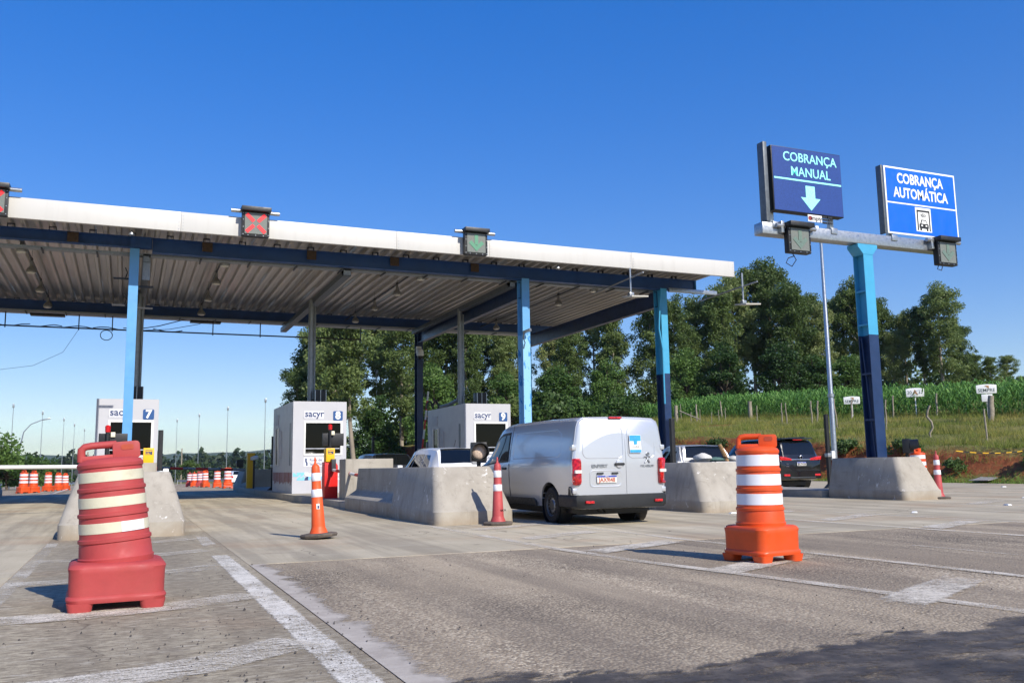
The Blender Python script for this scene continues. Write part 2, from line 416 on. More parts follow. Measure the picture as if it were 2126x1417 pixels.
# dark oil and tar patch in the foreground, with loose blots round it
k = N('tar_patch'); k.set(.7); co = k.co('World'); X_, Y_, _z = k.sep(co)
n1 = k.noise(co, .9, 3, .5); n2 = k.noise(k.co('World', (.7, 1.4, 1)), 4, 7, .7, .3)
f = k.math('ADD', k.math('SUBTRACT', 4.06, Y_), k.math('ADD', k.math('MULTIPLY', k.math('SUBTRACT', n1, .5), 1.1), k.math('MULTIPLY', k.math('SUBTRACT', n2, .5), 1.0)))
k.alpha(k.math('MULTIPLY', k.ramp(f, [(0., 0.), (.07, .92)]), k.ramp(k.noise(k.co('World', (.7, 1.5, 1)), 4.5, 8, .78), [(.36, .25), (.52, 1.)])))
k.base(k.ramp(k.noise(co, 2.2, 8, .72), [(.34, lin('#2e2b28')), (.5, lin('#4a443d')), (.62, lin('#6f665a')), (.75, lin('#948a7b'))]))
k.bump(k.math('ADD', k.noise(co, 90, 4, .7), k.noise(co, 9, 5, .7)), .6, .006); TAR = k.m
b = MB(); b.v = [(.9, -1, .0035), (9.5, -1, .0035), (9.5, 5.6, .0035), (.9, 5.6, .0035)]; b.f = [(0, 1, 2, 3)]
tag(b.build('tar_patch', TAR, None, smooth=0, fix=False), 'dark tar patch on the near asphalt', kind='structure')
# loose grit
g = MB(); q = random.Random(3); DARKST = plain('dark_grit', '#4a4540', .9, var=.4, scale=30)
for i in range(900):
    if i < 620: x = q.gauss(.55, .75); y = 4.2+abs(q.gauss(0, 2.2)) if i < 420 else q.uniform(4, 11)
    else: x = q.uniform(1.3, 8); y = q.uniform(3.6, 10)
    r = abs(q.gauss(0, .0035))+.002; a = q.random()*6
    pts = [(x+r*math.cos(a+t*1.571)*q.uniform(.7, 1.3), y+r*math.sin(a+t*1.571)*q.uniform(.7, 1.3), .004) for t in range(4)]
    g.add(pts+[(x+q.uniform(-.3, .3)*r, y, .004+r*q.uniform(.7, 1.5))], [(0, 1, 4), (1, 2, 4), (2, 3, 4), (3, 0, 4)])
tag(g.build('loose_grit', DARKST, None, smooth=0, fix=False), 'loose dark grit scattered on the road', 'grit', kind='stuff')
# distant ridge on the horizon
k = N('far_forest'); k.set(.95, spec=.05); co = k.co('Object')
k.base(k.ramp(k.noise(co, .02, 6, .7), [(.3, lin('#2c3a20')), (.7, lin('#4c5a32'))])); k.bump(k.noise(co, .03, 5), .6, 20); FARF = k.m
def ridge(name, y0, pts, depth, seed, label):
    q = random.Random(seed); b = MB(); xs_ = []; n = 160
    for i in range(n+1):
        x = pts[0][0]+(pts[-1][0]-pts[0][0])*i/n
        for (xa, ha), (xb, hb) in zip(pts, pts[1:]):
            if xa <= x <= xb: t = (x-xa)/(xb-xa); t = t*t*(3-2*t); h = ha+(hb-ha)*t
        h += sum(math.sin(x*f+seed*p)*a for f, p, a in ((.004, 1, 9), (.011, 2, 5), (.031, 3, 2.5)))*h/120 + q.uniform(-1.5, 1.5)
        xs_.append((x, h))
    for x, h in xs_: b.v += [(x, y0, -12), (x, y0+depth*.25, h*.55), (x, y0+depth*.6, h*.92), (x, y0+depth, h), (x, y0+depth*2.2, h*.3)]
    b.f = [(5*i+j, 5*i+5+j, 5*i+6+j, 5*i+1+j) for i in range(n) for j in range(4)]
    return tag(b.build(name, FARF, None, smooth=60, fix=False), label, kind='structure')
ridge('hills', 4200, [(-5500, 40), (-2500, 70), (-600, 95), (-150, 70), (300, 86), (900, 128), (1300, 112), (1800, 96), (2600, 120), (5200, 60)], 700, 2, 'long wooded ridge on the horizon')

# ------------------------------------------------------------------ shared paints
NAVY = plain('navy_steel_paint', '#244a80', .38, var=.2, scale=3, dirt='#2a2f38', dirt_amt=.5)
DEEP = plain('dark_navy_paint', '#1b3257', .35, var=.18, scale=3)
LBLUE = plain('light_blue_paint', '#5d9bcf', .4, var=.08, scale=3, dirt='#5f95bd', dirt_amt=.35)
CYAN = plain('cyan_blue_paint', '#439cc2', .38, var=.06, scale=3)
WHITE = plain('white_sheet', '#b9b7b1', .38, var=.03, scale=1.5, dirt='#bdb9b0', dirt_amt=.25)
k = N('fascia_sheet'); k.set(.4); co = k.co('World', (2.4, 1, .12)); k.base(k.mix(k.ramp(k.noise(co, 2.5, 7, .7), [(.5, 0.), (.72, .18)]), lin('#c6c4be'), lin('#9a968d'))); k.bump(k.noise(k.co('World'), 1.2, 3), .12, .01); FASC = k.m
GREYD = plain('dull_grey_steel', '#5f656a', .45, .3, var=.2, scale=9)
GALV = plain('galvanised_steel', '#a9adb0', .32, .75, var=.18, scale=12)
GREYP = plain('grey_steel_pipe', '#8b8f92', .4, .5, var=.15, scale=8)
BLACK = plain('black_housing', '#17181a', .45, var=.25, scale=9)
RUBBER = plain('black_rubber', '#201f1e', .8, var=.25, scale=12, dirt='#4a443c', dirt_amt=.4)
DARKG = plain('dark_grey_metal', '#3a3d40', .45, .3, var=.2, scale=9)
STUD = plain('white_plastic', '#e2e2de', .4, var=.04)
k = N('peeling_blue_paint'); k.set(.5); co = k.co('Object', (1, 1, .5))
f = k.noise(co, 5, 7, .65, .6); xx = k.sep(k.co('Object'))[0]
f2 = k.math('ADD', f, k.math('MULTIPLY', k.math('ABSOLUTE', xx), .55))
k.base(k.mix(k.ramp(f2, [(.605, 0.), (.62, 1.)]), lin('#86bde4'), lin('#3b86c8'))); PEEL = k.m
k = N('corrugated_sheet'); k.set(.3, .35, spec=.5); co = k.co('World', (1, .12, 1))
k.base(k.ramp(k.noise(co, 3, 6, .6), [(.3, lin('#a9a49c')), (.7, lin('#c4bfb7'))])); DECKM = k.m

# ------------------------------------------------------------------ toll canopy
XL, XR, YF, YB = -13.0, 18.95, 24.65, 39.6
can = empty('toll_canopy', (0, 26.4, 0), 0, 'long white toll canopy on blue steel columns over the lanes', 'canopy')
def cpart(b, name, mat, bevel=0., par=None, **kw):
    b.v = [(x, y-26.4, z) for x, y, z in b.v]
    return b.build(name, mat, par or can, bevel=bevel, **kw)
# fascia, each pressed length a panel
bx = [XL, -8.9, -3.0, 1.1, 7.0, 9.9, 14.9, XR]
for i in range(len(bx)-1):
    b = MB(); x0, x1 = bx[i]+.003, bx[i+1]-.003
    b.prism([(24.65, 7.27), (24.65, 7.80), (24.9, 7.82), (24.9, 7.78), (24.69, 7.76), (24.69, 7.30), (24.76, 7.30), (24.76, 7.27)], x0, x1, 'yz')
    fp = cpart(b, 'fascia_panel', FASC, .006, smooth=30)
    rv = MB()
    for z in (7.33, 7.42, 7.51, 7.6, 7.69): rv.cyl((x1-.05, 24.65, z), (x1-.05, 24.643, z), .012, n=6).cyl((x0+.05, 24.65, z), (x0+.05, 24.643, z), .012, n=6)
    tag(cpart(rv, 'rivet', GALV, par=fp), kind='stuff')
for i in range(len(bx)-1):
    b = MB(); x0, x1 = bx[i]+.003, bx[i+1]-.003
    b.prism([(39.3, 7.22), (39.6, 7.22), (39.6, 7.78), (39.35, 7.80), (39.35, 7.76), (39.56, 7.74), (39.56, 7.25), (39.3, 7.25)], x0, x1, 'yz')
    cpart(b, 'rear_fascia_panel', WHITE, 0, smooth=30)
b = MB().box(XR-.04, XR, 24.9, 39.35, 7.6, 7.79); cpart(b, 'side_trim', WHITE, .005)
# corrugated roof sheets, one metre each with three ribs, running front to back
nsh = int((XR-.06-XL)/1.0)
for s_ in range(nsh+1):
    x0 = XL+.02+s_*1.0; w = min(1.0, XR-.05-x0)
    if w < .3: continue
    prof = []
    for r_ in range(3):
        p = x0 + w*r_/3; u = w/3
        prof += [(p, 7.66), (p+u*.42, 7.66), (p+u*.5, 7.56), (p+u*.56, 7.545), (p+u*.78, 7.545), (p+u*.84, 7.56), (p+u*.92, 7.66)]
    prof.append((x0+w+.01, 7.66))
    b = MB(); rs = []
    for i in range(7):
        y = 24.72+(39.5-24.72)*i/6; sag = .012*math.sin(s_*2.3+i*1.9)
        rs.append([(x, y, z+sag) for x, z in prof])
    b.rings(rs, False, False, closed=False)
    cpart(b, 'roof_sheet', DECKM, smooth=25, fix=False)
def ibeam(p0, p1, h, w, name, mat=NAVY, bev=.004):
    """I section between two points at its bottom centre line, axis aligned"""
    b = MB(); (x0, y0, z0), (x1, y1, z1) = p0, p1
    if abs(x1-x0) > abs(y1-y0):
        b.box(x0, x1, y0-w/2, y0+w/2, z0, z0+.022); b.box(x0, x1, y0-w/2, y0+w/2, z0+h-.022, z0+h); b.box(x0, x1, y0-.012, y0+.012, z0+.022, z0+h-.022)
    else:
        b.box(x0-w/2, x0+w/2, y0, y1, z0, z0+.022); b.box(x0-w/2, x0+w/2, y0, y1, z0+h-.022, z0+h); b.box(x0-.012, x0+.012, y0, y1, z0+.022, z0+h-.022)
    return cpart(b, name, mat, 0)
ibeam((.45, 26.4, 7.02), (18.5, 26.4, 7.02), .42, .2, 'front_beam'); ibeam((XL+.3, 26.4, 7.13), (.446, 26.4, 7.13), .31, .2, 'front_beam')
ibeam((XL+.3, 37.9, 7.05), (18.5, 37.9, 7.05), .44, .2, 'rear_beam')
b = MB().box(18.5, 18.52, 26.3, 26.5, 6.98, 7.45); cpart(b, 'end_plate', LBLUE)
for x in (-11.78, 0, 11.78, 17.05):
    ibeam((x, 26.56, 6.43), (x, 37.75, 6.43), .55, .2, 'cross_beam', DEEP)
# small purlin cleats on both beams, in pairs
for yb in (26.4, 37.9):
    x = -5.1
    while x < 18.4:
        b = MB()
        for dx in (0, .17): b.box(x+dx, x+dx+.014, yb-.06, yb+.06, 7.445 if yb < 30 else 7.495, 7.55)
        b.box(x, x+.184, yb-.06, yb+.06, 7.535, 7.547); cpart(b, 'purlin_cleat', DARKG); x += .985
# bolted splice plates on the front beam
RUST = plain('rusty_brown_steel', '#4a3a2c', .7, var=.35, scale=14)
for x in (-1.55, 1.9, 4.85, 7.4, 10.05):
    b = MB().box(x-.14, x+.14, 26.28, 26.299, 7.15, 7.42)
    for dx in (-.09, .09):
        for dz in (7.2, 7.36): b.cyl((x+dx, 26.28, dz), (x+dx, 26.255, dz), .022, n=6)
    cpart(b, 'splice_plate', RUST, smooth=30)
b = MB().box(-.12, .42, 26.276, 26.299, 7.14, 7.44)
for dx in (-.04, .03, .1):
    for dz in (7.2, 7.38): b.cyl((dx, 26.276, dz), (dx, 26.255, dz), .02, n=6)
cpart(b, 'splice_plate', NAVY, smooth=30)
# columns: light above, peeling or dark below
def column(x, y, w, d, ztop, zones, name='column', z0=.0):
    root = None
    for za, zb, m in zones:
        b = MB()
        b.box(x-w/2, x+w/2, y-d/2, y-d/2+.02, za, zb); b.box(x-w/2, x+w/2, y+d/2-.02, y+d/2, za, zb); b.box(x-.011, x+.011, y-d/2+.02, y+d/2-.02, za, zb)
        b.v = [(p[0]-x, p[1]-y, p[2]) for p in b.v]
        o = b.build(name if root is None else 'painted_band', m, can if root is None else root, bevel=.003, seg=1)
        if root is None: o.location = (x, y-26.4, 0); root = o
    return root
column(0, 26.4, .245, .3, 7.05, [(.1, 3.5, LBLUE), (3.5, 7.09, LBLUE)])
column(11.78, 26.4, .26, .42, 7.04, [(.1, 5.2, PEEL), (5.2, 7.04, LBLUE)])
column(17.05, 26.4, .26, .46, 7.04, [(.1, 4.05, DEEP), (4.05, 7.04, CYAN)])
column(-11.78, 26.4, .245, .3, 7.05, [(.1, 7.1, LBLUE)])
for x in (-11.78, 0, 11.78): column(x, 37.9, .26, .42, 7.04, [(-.05, 4.0, DEEP), (4.0, 7.04, DEEP)])
column(17.05, 37.9, .26, .42, 7.04, [(-.05, 4.0, DEEP), (4.0, 7.04, CYAN)])
b = MB().tube([(16.88, 26.05, 7.0), (16.8, 26.05, 6.4), (16.76, 26.1, 5.6), (16.9, 26.13, 4.9), (16.9, 26.13, 3.0)], .03, 8); cpart(b, 'conduit', CYAN)
# perforated cable trays along both beams and the gutters between them
PERF = plain('perforated_tray', '#8f9396', .45, .4, var=.3, scale=40)
for y, z in ((26.75, 6.98), (37.55, 6.98)):
    b = MB().box(-12, 17.0, y-.13, y+.13, z, z+.012).box(-12, 17, y-.13, y-.122, z+.012, z+.07).box(-12, 17, y+.122, y+.13, z+.012, z+.07); cpart(b, 'cable_tray', PERF)
    for i in range(17):
        x = -5+i*1.35; b = MB().box(x-.02, x+.02, y-.3, y+.3, z-.045, z-.006); cpart(b, 'tray_bracket', DARKG)
for x, y1, w in ((6.0, 38.8, .24), (11.5, 37.7, .2), (.32, 37.6, .2), (-5.8, 38.6, .24)):
    b = MB().prism([(x-w/2, 6.98), (x-w/2, 6.8), (x+w/2, 6.8), (x+w/2, 6.98), (x+w/2-.01, 6.98), (x+w/2-.01, 6.81), (x-w/2+.01, 6.81), (x-w/2+.01, 6.98)], 26.62, y1, 'xz'); cpart(b, 'gutter', GREYD, smooth=30)
    b = MB().prism([(26.62, 6.83), (26.62, 7.03), (26.95, 7.03), (26.75, 6.83)], x-w/2, x+w/2, 'yz'); cpart(b, 'tray_elbow', PERF)
b = MB().box(.22, .42, 26.64, 26.66, 6.3, 6.83); cpart(b, 'cable_ladder', PERF)
# dangling bolts and short arms on the left column
for z, s in ((6.25, -1), (6.05, 1), (5.5, -1), (5.45, 1)):
    b = MB().box(min(0, s*.4)+s*.12, max(0, s*.4)+s*.12, 26.5, 26.54, z, z+.05); cpart(b, 'bracket_arm', BLACK)
for z in (6.25, 5.5):
    b = MB().tube([(-.2, 26.5, z+.05), (-.16, 26.5, z+.2), (-.22, 26.5, z+.33)], .015, 5); cpart(b, 'bracket_hook', BLACK)
# lighting bar hanging behind the rear fascia, with droppers, boxes and slack cables
bar = empty('cable_bar', (0, 38.5, 6.5), 0, 'thin dark cable bar hung on droppers under the rear of the canopy', 'cable bar')
def bpart(b, name, mat, **kw): b.v = [(x, y-38.5, z-6.5) for x, y, z in b.v]; return b.build(name, mat, bar, **kw)
bpart(MB().box(-9, 9.3, 38.47, 38.53, 6.55, 6.6), 'bar', BLACK)
for x in (-10.5, -7.2, -4.43, -1.9, .2-.9, 3.1, 5.0, 9.3): bpart(MB().box(x-.02, x+.02, 38.48, 38.52, 6.5, 7.2), 'dropper', BLACK)
for x in (-3.0, 2.8): bpart(MB().box(x-.6, x+.6, 38.3, 38.7, 7.0, 7.07), 'flat_box', BLACK, bevel=.01)
for i in range(9):
    x0 = -8+i*1.1; pts = [(x0+t*.28, 38.45+.02*rnd.random(), 6.6+.05*math.sin(t*1.3+i)+.02*rnd.random()) for t in range(5)]; bpart(MB().tube(pts, .018, 5), 'cable', BLACK)
bpart(MB().tube([(-.9+.22*math.cos(t*.5), 38.42, 6.33+.2*math.sin(t*.5)) for t in range(15)], .016, 5), 'cable_coil', BLACK)
bpart(MB().tube([(.2, 38.3, 6.6), (1.0, 38.0, 6.72), (1.9, 37.8, 6.98), (2.4, 37.7, 7.1)], .018, 5), 'cable', BLACK)
bpart(MB().tube([(.2, 38.3, 6.55), (1.4, 38.1, 6.62), (2.5, 37.9, 6.85), (3.0, 37.8, 7.08)], .012, 5), 'cable', BLACK)
bpart(MB().tube([(-1.9, 38.4, 6.5), (-2.4, 38.4, 5.6), (-3.4, 38.4, 5.05), (-4.6, 38.4, 4.85), (-6.2, 38.4, 4.9)], .008, 4), 'cable', BLACK)
# pendant lamps
LAMPS = plain('lamp_shade_aluminium', '#8d8b86', .45, .4, var=.15, scale=14)
LENS = plain('lamp_lens', '#cfcabb', .25, var=.05)
def pendant():
    r = empty('pendant_lamp', (0, 0, 0), 0, 'x', 'lamp', 'pendant lamps under the canopy')
    MB().lathe([(.03, .3), (.07, .28), (.08, .12), (.2, .03), (.24, -.04), (.235, -.08), (.2, -.085)], 16, caps=True).build('lamp_shade', LAMPS, r)
    MB().lathe([(.05, -.075), (.19, -.09), (.17, -.11), (.05, -.125)], 16).build('lens', LENS, r)
    MB().cyl((0, 0, .28), (0, 0, .64), .008, n=5).build('suspension_wire', DARKG, r)
    MB().box(-.05, .05, -.08, .08, .3, .38).build('ballast_box', DARKG, r, bevel=.01)
    return r
lp = pendant(); first = True
rowname = {-2.82: 'leftmost row, left of the first column', 2.45: 'row right of the left column', 8.45: 'row left of the peeling column', 14.7: 'rightmost row by the cyan column'}
ordn = ['nearest', 'second', 'third', 'farthest']
for x in (-2.82, 2.45, 8.45, 14.7):
    for i, y in enumerate((26.95, 29.7, 32.8, 35.9)):
        o = lp if first else copy_tree(lp); first = False
        place(o, (x, y, 7.0), scale=(.62, .62, .95), label='%s hanging lamp in the %s' % (ordn[i], rowname[x]))
    b = MB().box(x-.02, x+.02, 26.5, 37.8, 7.28, 7.32); cpart(b, 'lamp_rail', DARKG)
# downpipes from the canopy to the booths
for x, nm in ((.2, 'seven'), (5.86, 'eight'), (11.45, 'nine')):
    p = empty('conduit_riser', (x, 31.6, 3.2), 0, 'grey steel conduit riser from booth %s up to the canopy' % nm, 'conduit', 'conduit risers above the booths')
    MB().cyl((0, 0, 0), (0, 0, 3.72), .1, n=14).build('pipe', GREYP, p); MB().lathe([(.115, .9), (.115, 1.0)], 14).build('pipe_collar', GREYP, p)
    MB().cyl((.13, 0, 0), (.13, 0, 3.5), .035, n=8).build('small_pipe', GREYP, p)
p9 = p
b = MB().tube([(0, 0, .5), (-.05, .2, .25), (-.2, .8, .12), (-.3, 1.4, .08)], .07, 8); b.build('pipe_bend', GREYP, p9)
b = MB()
for q_ in range(2): b.tube([(-.25-.25*q_+.12*math.cos(t*.45), 2.2, .05+.3*math.sin(t*.45)) for t in range(8)], .035, 6)
b.build('cable_loop', BLACK, p9)
# dome camera and wall camera
dc = empty('dome_camera', (11.69, 37.62, 5.85), 0, 'white dome camera on the dark rear column', 'camera')
MB().box(-.12, .12, -.05, .05, .1, .4).build('mount', STUD, dc, bevel=.02); MB().lathe([(.03, .3), (.13, .22), (.16, .05), (.155, -.02), (.1, -.06)], 16, (0, -.22, 0)).build('housing', STUD, dc); MB().lathe([(.12, -.05), (.1, -.14), (.04, -.19)], 14, (0, -.22, 0)).build('dome', BLACK, dc)
wc = empty('bullet_camera', (11.68, 26.14, 5.15), 0, 'small bullet camera with loose wires on the peeling column', 'camera')
MB().obox((.05, -.12, .12), (.1, .3, .09), (R(-12), 0, R(25))).build('housing', GALV, wc, bevel=.01); MB().tube([(-.02, -.03, .1), (-.06, -.05, -.1), (.0, -.05, -.25), (-.05, -.04, -.45)], .018, 5).build('cable', BLACK, wc)
# floodlight-like antenna plates on rods at the front edge
ANT = plain('antenna_plate', '#b9b6ab', .5, var=.06)
for x, lab in ((14.75, 'flat pale antenna plate hung from a rod under the canopy front, left one'), (19.18, 'flat pale antenna plate hung from a rod outside the canopy end, right one')):
    a = empty('antenna', (x, 24.55, 6.3), 0, lab, 'antenna', 'antenna plates at the canopy edge')
    MB().cyl((0, 0, .08), (0, 0, 1.1 if x > 16 else .95), .03, n=8).build('hanger_rod', GALV, a)
    MB().cyl((.03, -.75, .66), (.03, 2.6, .58), .028, n=8).build('cross_rod', GREYP, a)
    MB().obox((.1, -.1, 0), (.62, .62, .05), (R(7), R(-3), 0)).build('plate', ANT, a, bevel=.012)
    MB().box(-.08, .08, -.08, .08, .03, .14).build('clamp', GALV, a, bevel=.01)
b = MB().prism([(26.18, 6.94), (26.28, 6.94), (26.28, 7.08), (26.18, 7.08)], 17.3, 19.32, 'yz'); cpart(b, 'antenna_bracket', GALV, .008)
# little spot lamps on the fascia lip
for x in (-.1, 12.3):
    a = empty('spot_lamp', (x, 24.85, 7.2), 0, 'tiny silver spot lamp under the fascia lip ' + ('above the left column' if x < 5 else 'near the peeling column'), 'lamp', 'spot lamps on the fascia')
    MB().lathe([(.02, .0), (.06, -.02), (.075, -.08), (.06, -.085)], 12).build('housing', GALV, a); MB().cyl((0, 0, -.005), (0, 0, .03), .015, n=6).build('stem', DARKG, a)

# ------------------------------------------------------------------ lane signals
LED_R = emis('red_led', '#ff2020', .55, '#b02028'); LED_G = emis('green_led', '#4bd08a', .1, '#4a7a62'); LED_OFF = plain('unlit_led', '#5f756c', .6, var=.3, scale=40)
k = N('led_matrix'); k.set(.25); v = k.n('TexVoronoi'); v.inputs['Scale'].default_value = 60; v.inputs['Randomness'].default_value = 0
k.l(k.co('Object'), v.inputs['Vector']); k.base(k.ramp(v.outputs['Distance'], [(.2, lin('#a3a79c')), (.45, lin('#4e534d'))])); LEDM = k.m
def signal(loc, kind, label, pipe=True, s=1.):
    r = empty('lane_signal', loc, 0, label, 'lane signal', 'lane signals above the lanes')
    MB().prism(rrect(-.36*s, .36*s, -.35*s, .36*s, .03), -.02, .16, 'xz').build('housing', BLACK, r, bevel=.008)
    MB().box(-.39*s, .39*s, -.17, .2, .33*s, .45*s).build('hood', BLACK, r, bevel=.012)
    MB().box(-.29*s, .29*s, -.034, -.021, -.28*s, .3*s).build('led_panel', LEDM, r)
    b = MB()
    if kind == 'cross':
        for a in (1, -1):
            for q_ in (-1, 1):
                b.obox((q_*.15*s, -.04, .01+a*q_*.15*s), (.27*s, .006, .1*s), (0, R(-45*a), 0))
        b.build('red_cross', LED_R, r)
    else:
        b.box(-.055*s, .055*s, -.044, -.036, -.05*s, .25*s)
        b.prism([(-.24*s, .0), (-.16*s, .08*s), (0, -.09*s), (.16*s, .08*s), (.24*s, 0), (0, -.24*s)], -.0445, -.036)
        b.build('green_arrow', LED_G if kind == 'arrow' else LED_OFF, r)
    b = MB()
    for x in (-.33, .33):
        for z in (-.3, -.1, .1, .28): b.cyl((x*s, -.02, z*s), (x*s, -.034, z*s), .012, n=6)
    for x in (-.2, 0, .2): b.cyl((x*s, -.02, -.32*s), (x*s, -.034, -.32*s), .012, n=6)
    tag(b.build('screw', GALV, r), kind='stuff')
    if pipe: MB().cyl((-.64*s, .1, .36*s), (.64*s, .1, .36*s), .055, n=14).build('mounting_pipe', GALV, r)
    return r
signal((2.99, 24.42, 7.58), 'cross', 'black lane signal with lit red cross on the canopy fascia')
signal((9.38, 24.42, 7.58), 'arrow', 'black lane signal with green down arrow on the canopy fascia')
signal((-3.27, 24.42, 7.58), 'cross', 'black lane signal cut by the left edge of the picture')

# ------------------------------------------------------------------ overhead sign gantry on its T-post
gan = empty('sign_gantry', (17.95, 17.85, .0), 0, 'T-shaped sign gantry, cyan and navy post with galvanised crossbeam', 'gantry')
def post(za, zb, mat, name):
    b = MB(); w = .33; d = .19
    b.box(-w/2, w/2, -d, -d+.025, za, zb); b.box(-w/2, w/2, d-.025, d, za, zb); b.box(-.03, .03, -d+.025, d-.025, za, zb)
    return b.build(name, mat, gan, bevel=.003, seg=1)
post(.3, 4.25, DEEP, 'lower_post'); up_ = post(4.25, 6.4, CYAN, 'upper_post')
MB().prism([(-.165, 6.4), (.165, 6.4), (.34, 6.6), (.34, 6.68), (-.34, 6.68), (-.34, 6.6)], -.195, .195, 'xz').build('head_plate', CYAN, gan, bevel=.004, seg=1)
for z in (1.0, 2.0, 3.2, 4.5, 5.4):
    MB().box(-.155, -.031, -.164, .164, z, z+.05).build('stiffener', DEEP if z < 4.2 else CYAN, gan)
MB().cyl((-.12, -.1, 1.0), (-.12, .12, 4.2), .025, n=6).build('brace_rod', DEEP, gan)
MB().box(-3.42, 3.3, -.17, .17, 6.69, 6.99).build('crossbeam', GALV, gan, bevel=.02)
for x in (-3.0, -1.1, 1.0, 2.9):
    MB().box(x-.1, x+.1, -.2, .2, 6.86, 7.02).build('beam_clamp', GALV, gan, bevel=.01)
for x in (-2.95, -.98, 1.1, 3.05):
    MB().box(x-.06, x+.06, .02, .14, 6.99, 9.05).build('sign_upright', GALV, gan, bevel=.008)
# LED sign
k = N('led_screen'); k.set(.35); co = k.co('Object'); f = k.noise(co, 55, 3, .8); g = k.noise(co, 160, 1, .5)
c = k.ramp(k.math('ADD', k.math('MULTIPLY', f, .6), k.math('MULTIPLY', g, .4)), [(.35, lin('#1b2f60')), (.6, lin('#2c4a90'))]); k.base(c)
k.l(c, k.b.inputs['Emission Color']); k.b.inputs['Emission Strength'].default_value = .12; SCREEN = k.m
k = N('led_cyan'); k.set(.4); co = k.co('Object'); c = k.ramp(k.noise(co, 60, 3, .8), [(.35, lin('#6fd6dc')), (.65, lin('#a8ecdc'))]); k.base(c)
k.l(c, k.b.inputs['Emission Color']); k.b.inputs['Emission Strength'].default_value = .25; LEDC = k.m
s1 = empty('led_sign', (16.02, 17.62, 8.17), 0, 'dark blue LED sign reading COBRANÇA MANUAL with a down arrow', 'sign')
MB().box(-1.14, 1.14, 0, .22, -.86, .86).build('cabinet', BLACK, s1, bevel=.01)
MB().box(-1.12, 1.12, -.012, -.001, -.84, .84).build('screen', SCREEN, s1)
text('COBRANÇA', .345, LEDC, s1, (.1, -.016, .6), bold=.003, sx=.93); text('MANUAL', .345, LEDC, s1, (.1, -.016, .22), bold=.003, sx=.93)
MB().box(-1.1, 1.1, -.02, -.0125, -.02, .025).build('divider_line', LEDC, s1)
MB().prism([(-.1, -.12), (.2, -.12), (.2, -.44), (.37, -.44), (.05, -.77), (-.27, -.44), (-.1, -.44)], -.02, -.0125, 'xz').build('down_arrow', LEDC, s1)
MB().box(-1.34, -1.22, .06, .3, -1.15, .95).build('side_channel', GREYD, s1, bevel=.01)
# road sign
BLUE = plain('sign_blue', '#0a63d8', .35, var=.04, scale=3); SWH = plain('sign_white', '#eeeeea', .4, var=.02)
s2 = empty('direction_sign', (20.08, 17.68, 8.02), 0, 'bright blue road sign reading COBRANÇA AUTOMÁTICA with a car symbol', 'sign')
MB().box(-1.33, 1.33, 0, .03, -.95, .95).build('panel', SWH, s2, bevel=.004)
MB().box(-1.28, 1.28, -.006, -.001, -.045, .9).build('upper_field', BLUE, s2); MB().box(-1.28, 1.28, -.006, -.001, -.9, -.09).build('lower_field', BLUE, s2)
text('COBRANÇA', .4, SWH, s2, (-.02, -.009, .63), bold=.01, sx=.78); text('AUTOMÁTICA', .4, SWH, s2, (-.02, -.009, .22), bold=.01, sx=.78)
MB().box(-.29, .29, -.012, -.0065, -.81, -.13).build('symbol_field', SWH, s2)
INK = plain('sign_black', '#121212', .5, var=.05)
b = MB().box(-.24, -.2, -.018, -.0125, -.78, -.2).box(.2, .24, -.018, -.0125, -.78, -.2).box(-.2, .2, -.018, -.0125, -.25, -.2)
b.prism([(-.14, -.6), (-.09, -.47), (.09, -.47), (.14, -.6)], -.018, -.0125).prism(rrect(-.17, .17, -.72, -.585, .03), -.018, -.0125)
b.box(-.15, -.09, -.018, -.0125, -.78, -.72).box(.09, .15, -.018, -.0125, -.78, -.72)
for r_ in (.05, .09, .13):
    pts = [(r_*math.cos(R(-150+i*20)), -.27+r_*math.sin(R(-150+i*20))) for i in range(7)]; pts2 = [((r_-.018)*math.cos(R(-150+i*20)), -.27+(r_-.018)*math.sin(R(-150+i*20))) for i in range(6, -1, -1)]
    b.prism(pts+pts2, -.018, -.0125)
b.build('car_symbol', INK, s2, smooth=0)
b = MB().box(-.11, -.05, -.023, -.0185, -.66, -.62).box(.05, .11, -.023, -.0185, -.66, -.62).prism([(-.1, -.585), (-.07, -.5), (.07, -.5), (.1, -.585)], -.023, -.0185); b.build('symbol_windows', SWH, s2, smooth=0)
b = MB()
for x in (-1.0, -.3, .4, 1.0): b.box(x-.03, x+.03, .03, .07, -.93, .93)
b.build('back_rail', GALV, s2)
MB().box(-1.4, -1.34, .03, .22, -.95, .97).build('side_channel', GREYD, s2, bevel=.01)
sg = signal((15.52, 17.5, 6.55), 'off', 'black lane signal under the LED sign, left end of the gantry', s=.98)
MB().tube([(-.15, .1, -.35), (-.05, .1, -.5), (-.2, .1, -.68), (-.38, .1, -.6), (-.3, .1, -.47), (-.1, .1, -.4)], .012, 5).build('cable_loop', BLACK, sg)
sg = signal((20.68, 17.5, 6.62), 'off', 'black lane signal under the blue road sign, right end of the gantry', s=.98)
MB().tube([(-.25, .1, -.34), (-.3, .1, -.45), (-.15, .1, -.48), (-.1, .1, -.36)], .012, 5).build('cable_loop', BLACK, sg)
for sgx in (15.52, 20.68):
    MB().box(sgx-17.95-.5, sgx-17.95-.4, -.3, -.17, 6.72, 7.02).build('signal_bracket', GALV, gan, bevel=.01)
pl = empty('maker_plate', (16.14, 17.58, 7.19), 0, 'small white maker plate with lettering under the LED sign', 'plate')
MB().box(-.22, .24, 0, .02, -.09, .09).build('plate', SWH, pl, bevel=.004); text('imply', .17, plain('plate_grey', '#4c4a4a', .5), pl, (.05, -.004, 0), bold=.003)
MB().cyl((-.15, .0, 0), (-.15, -.006, 0), .06, n=16).build('roundel', plain('plate_roundel', '#8b2f2a', .5), pl)
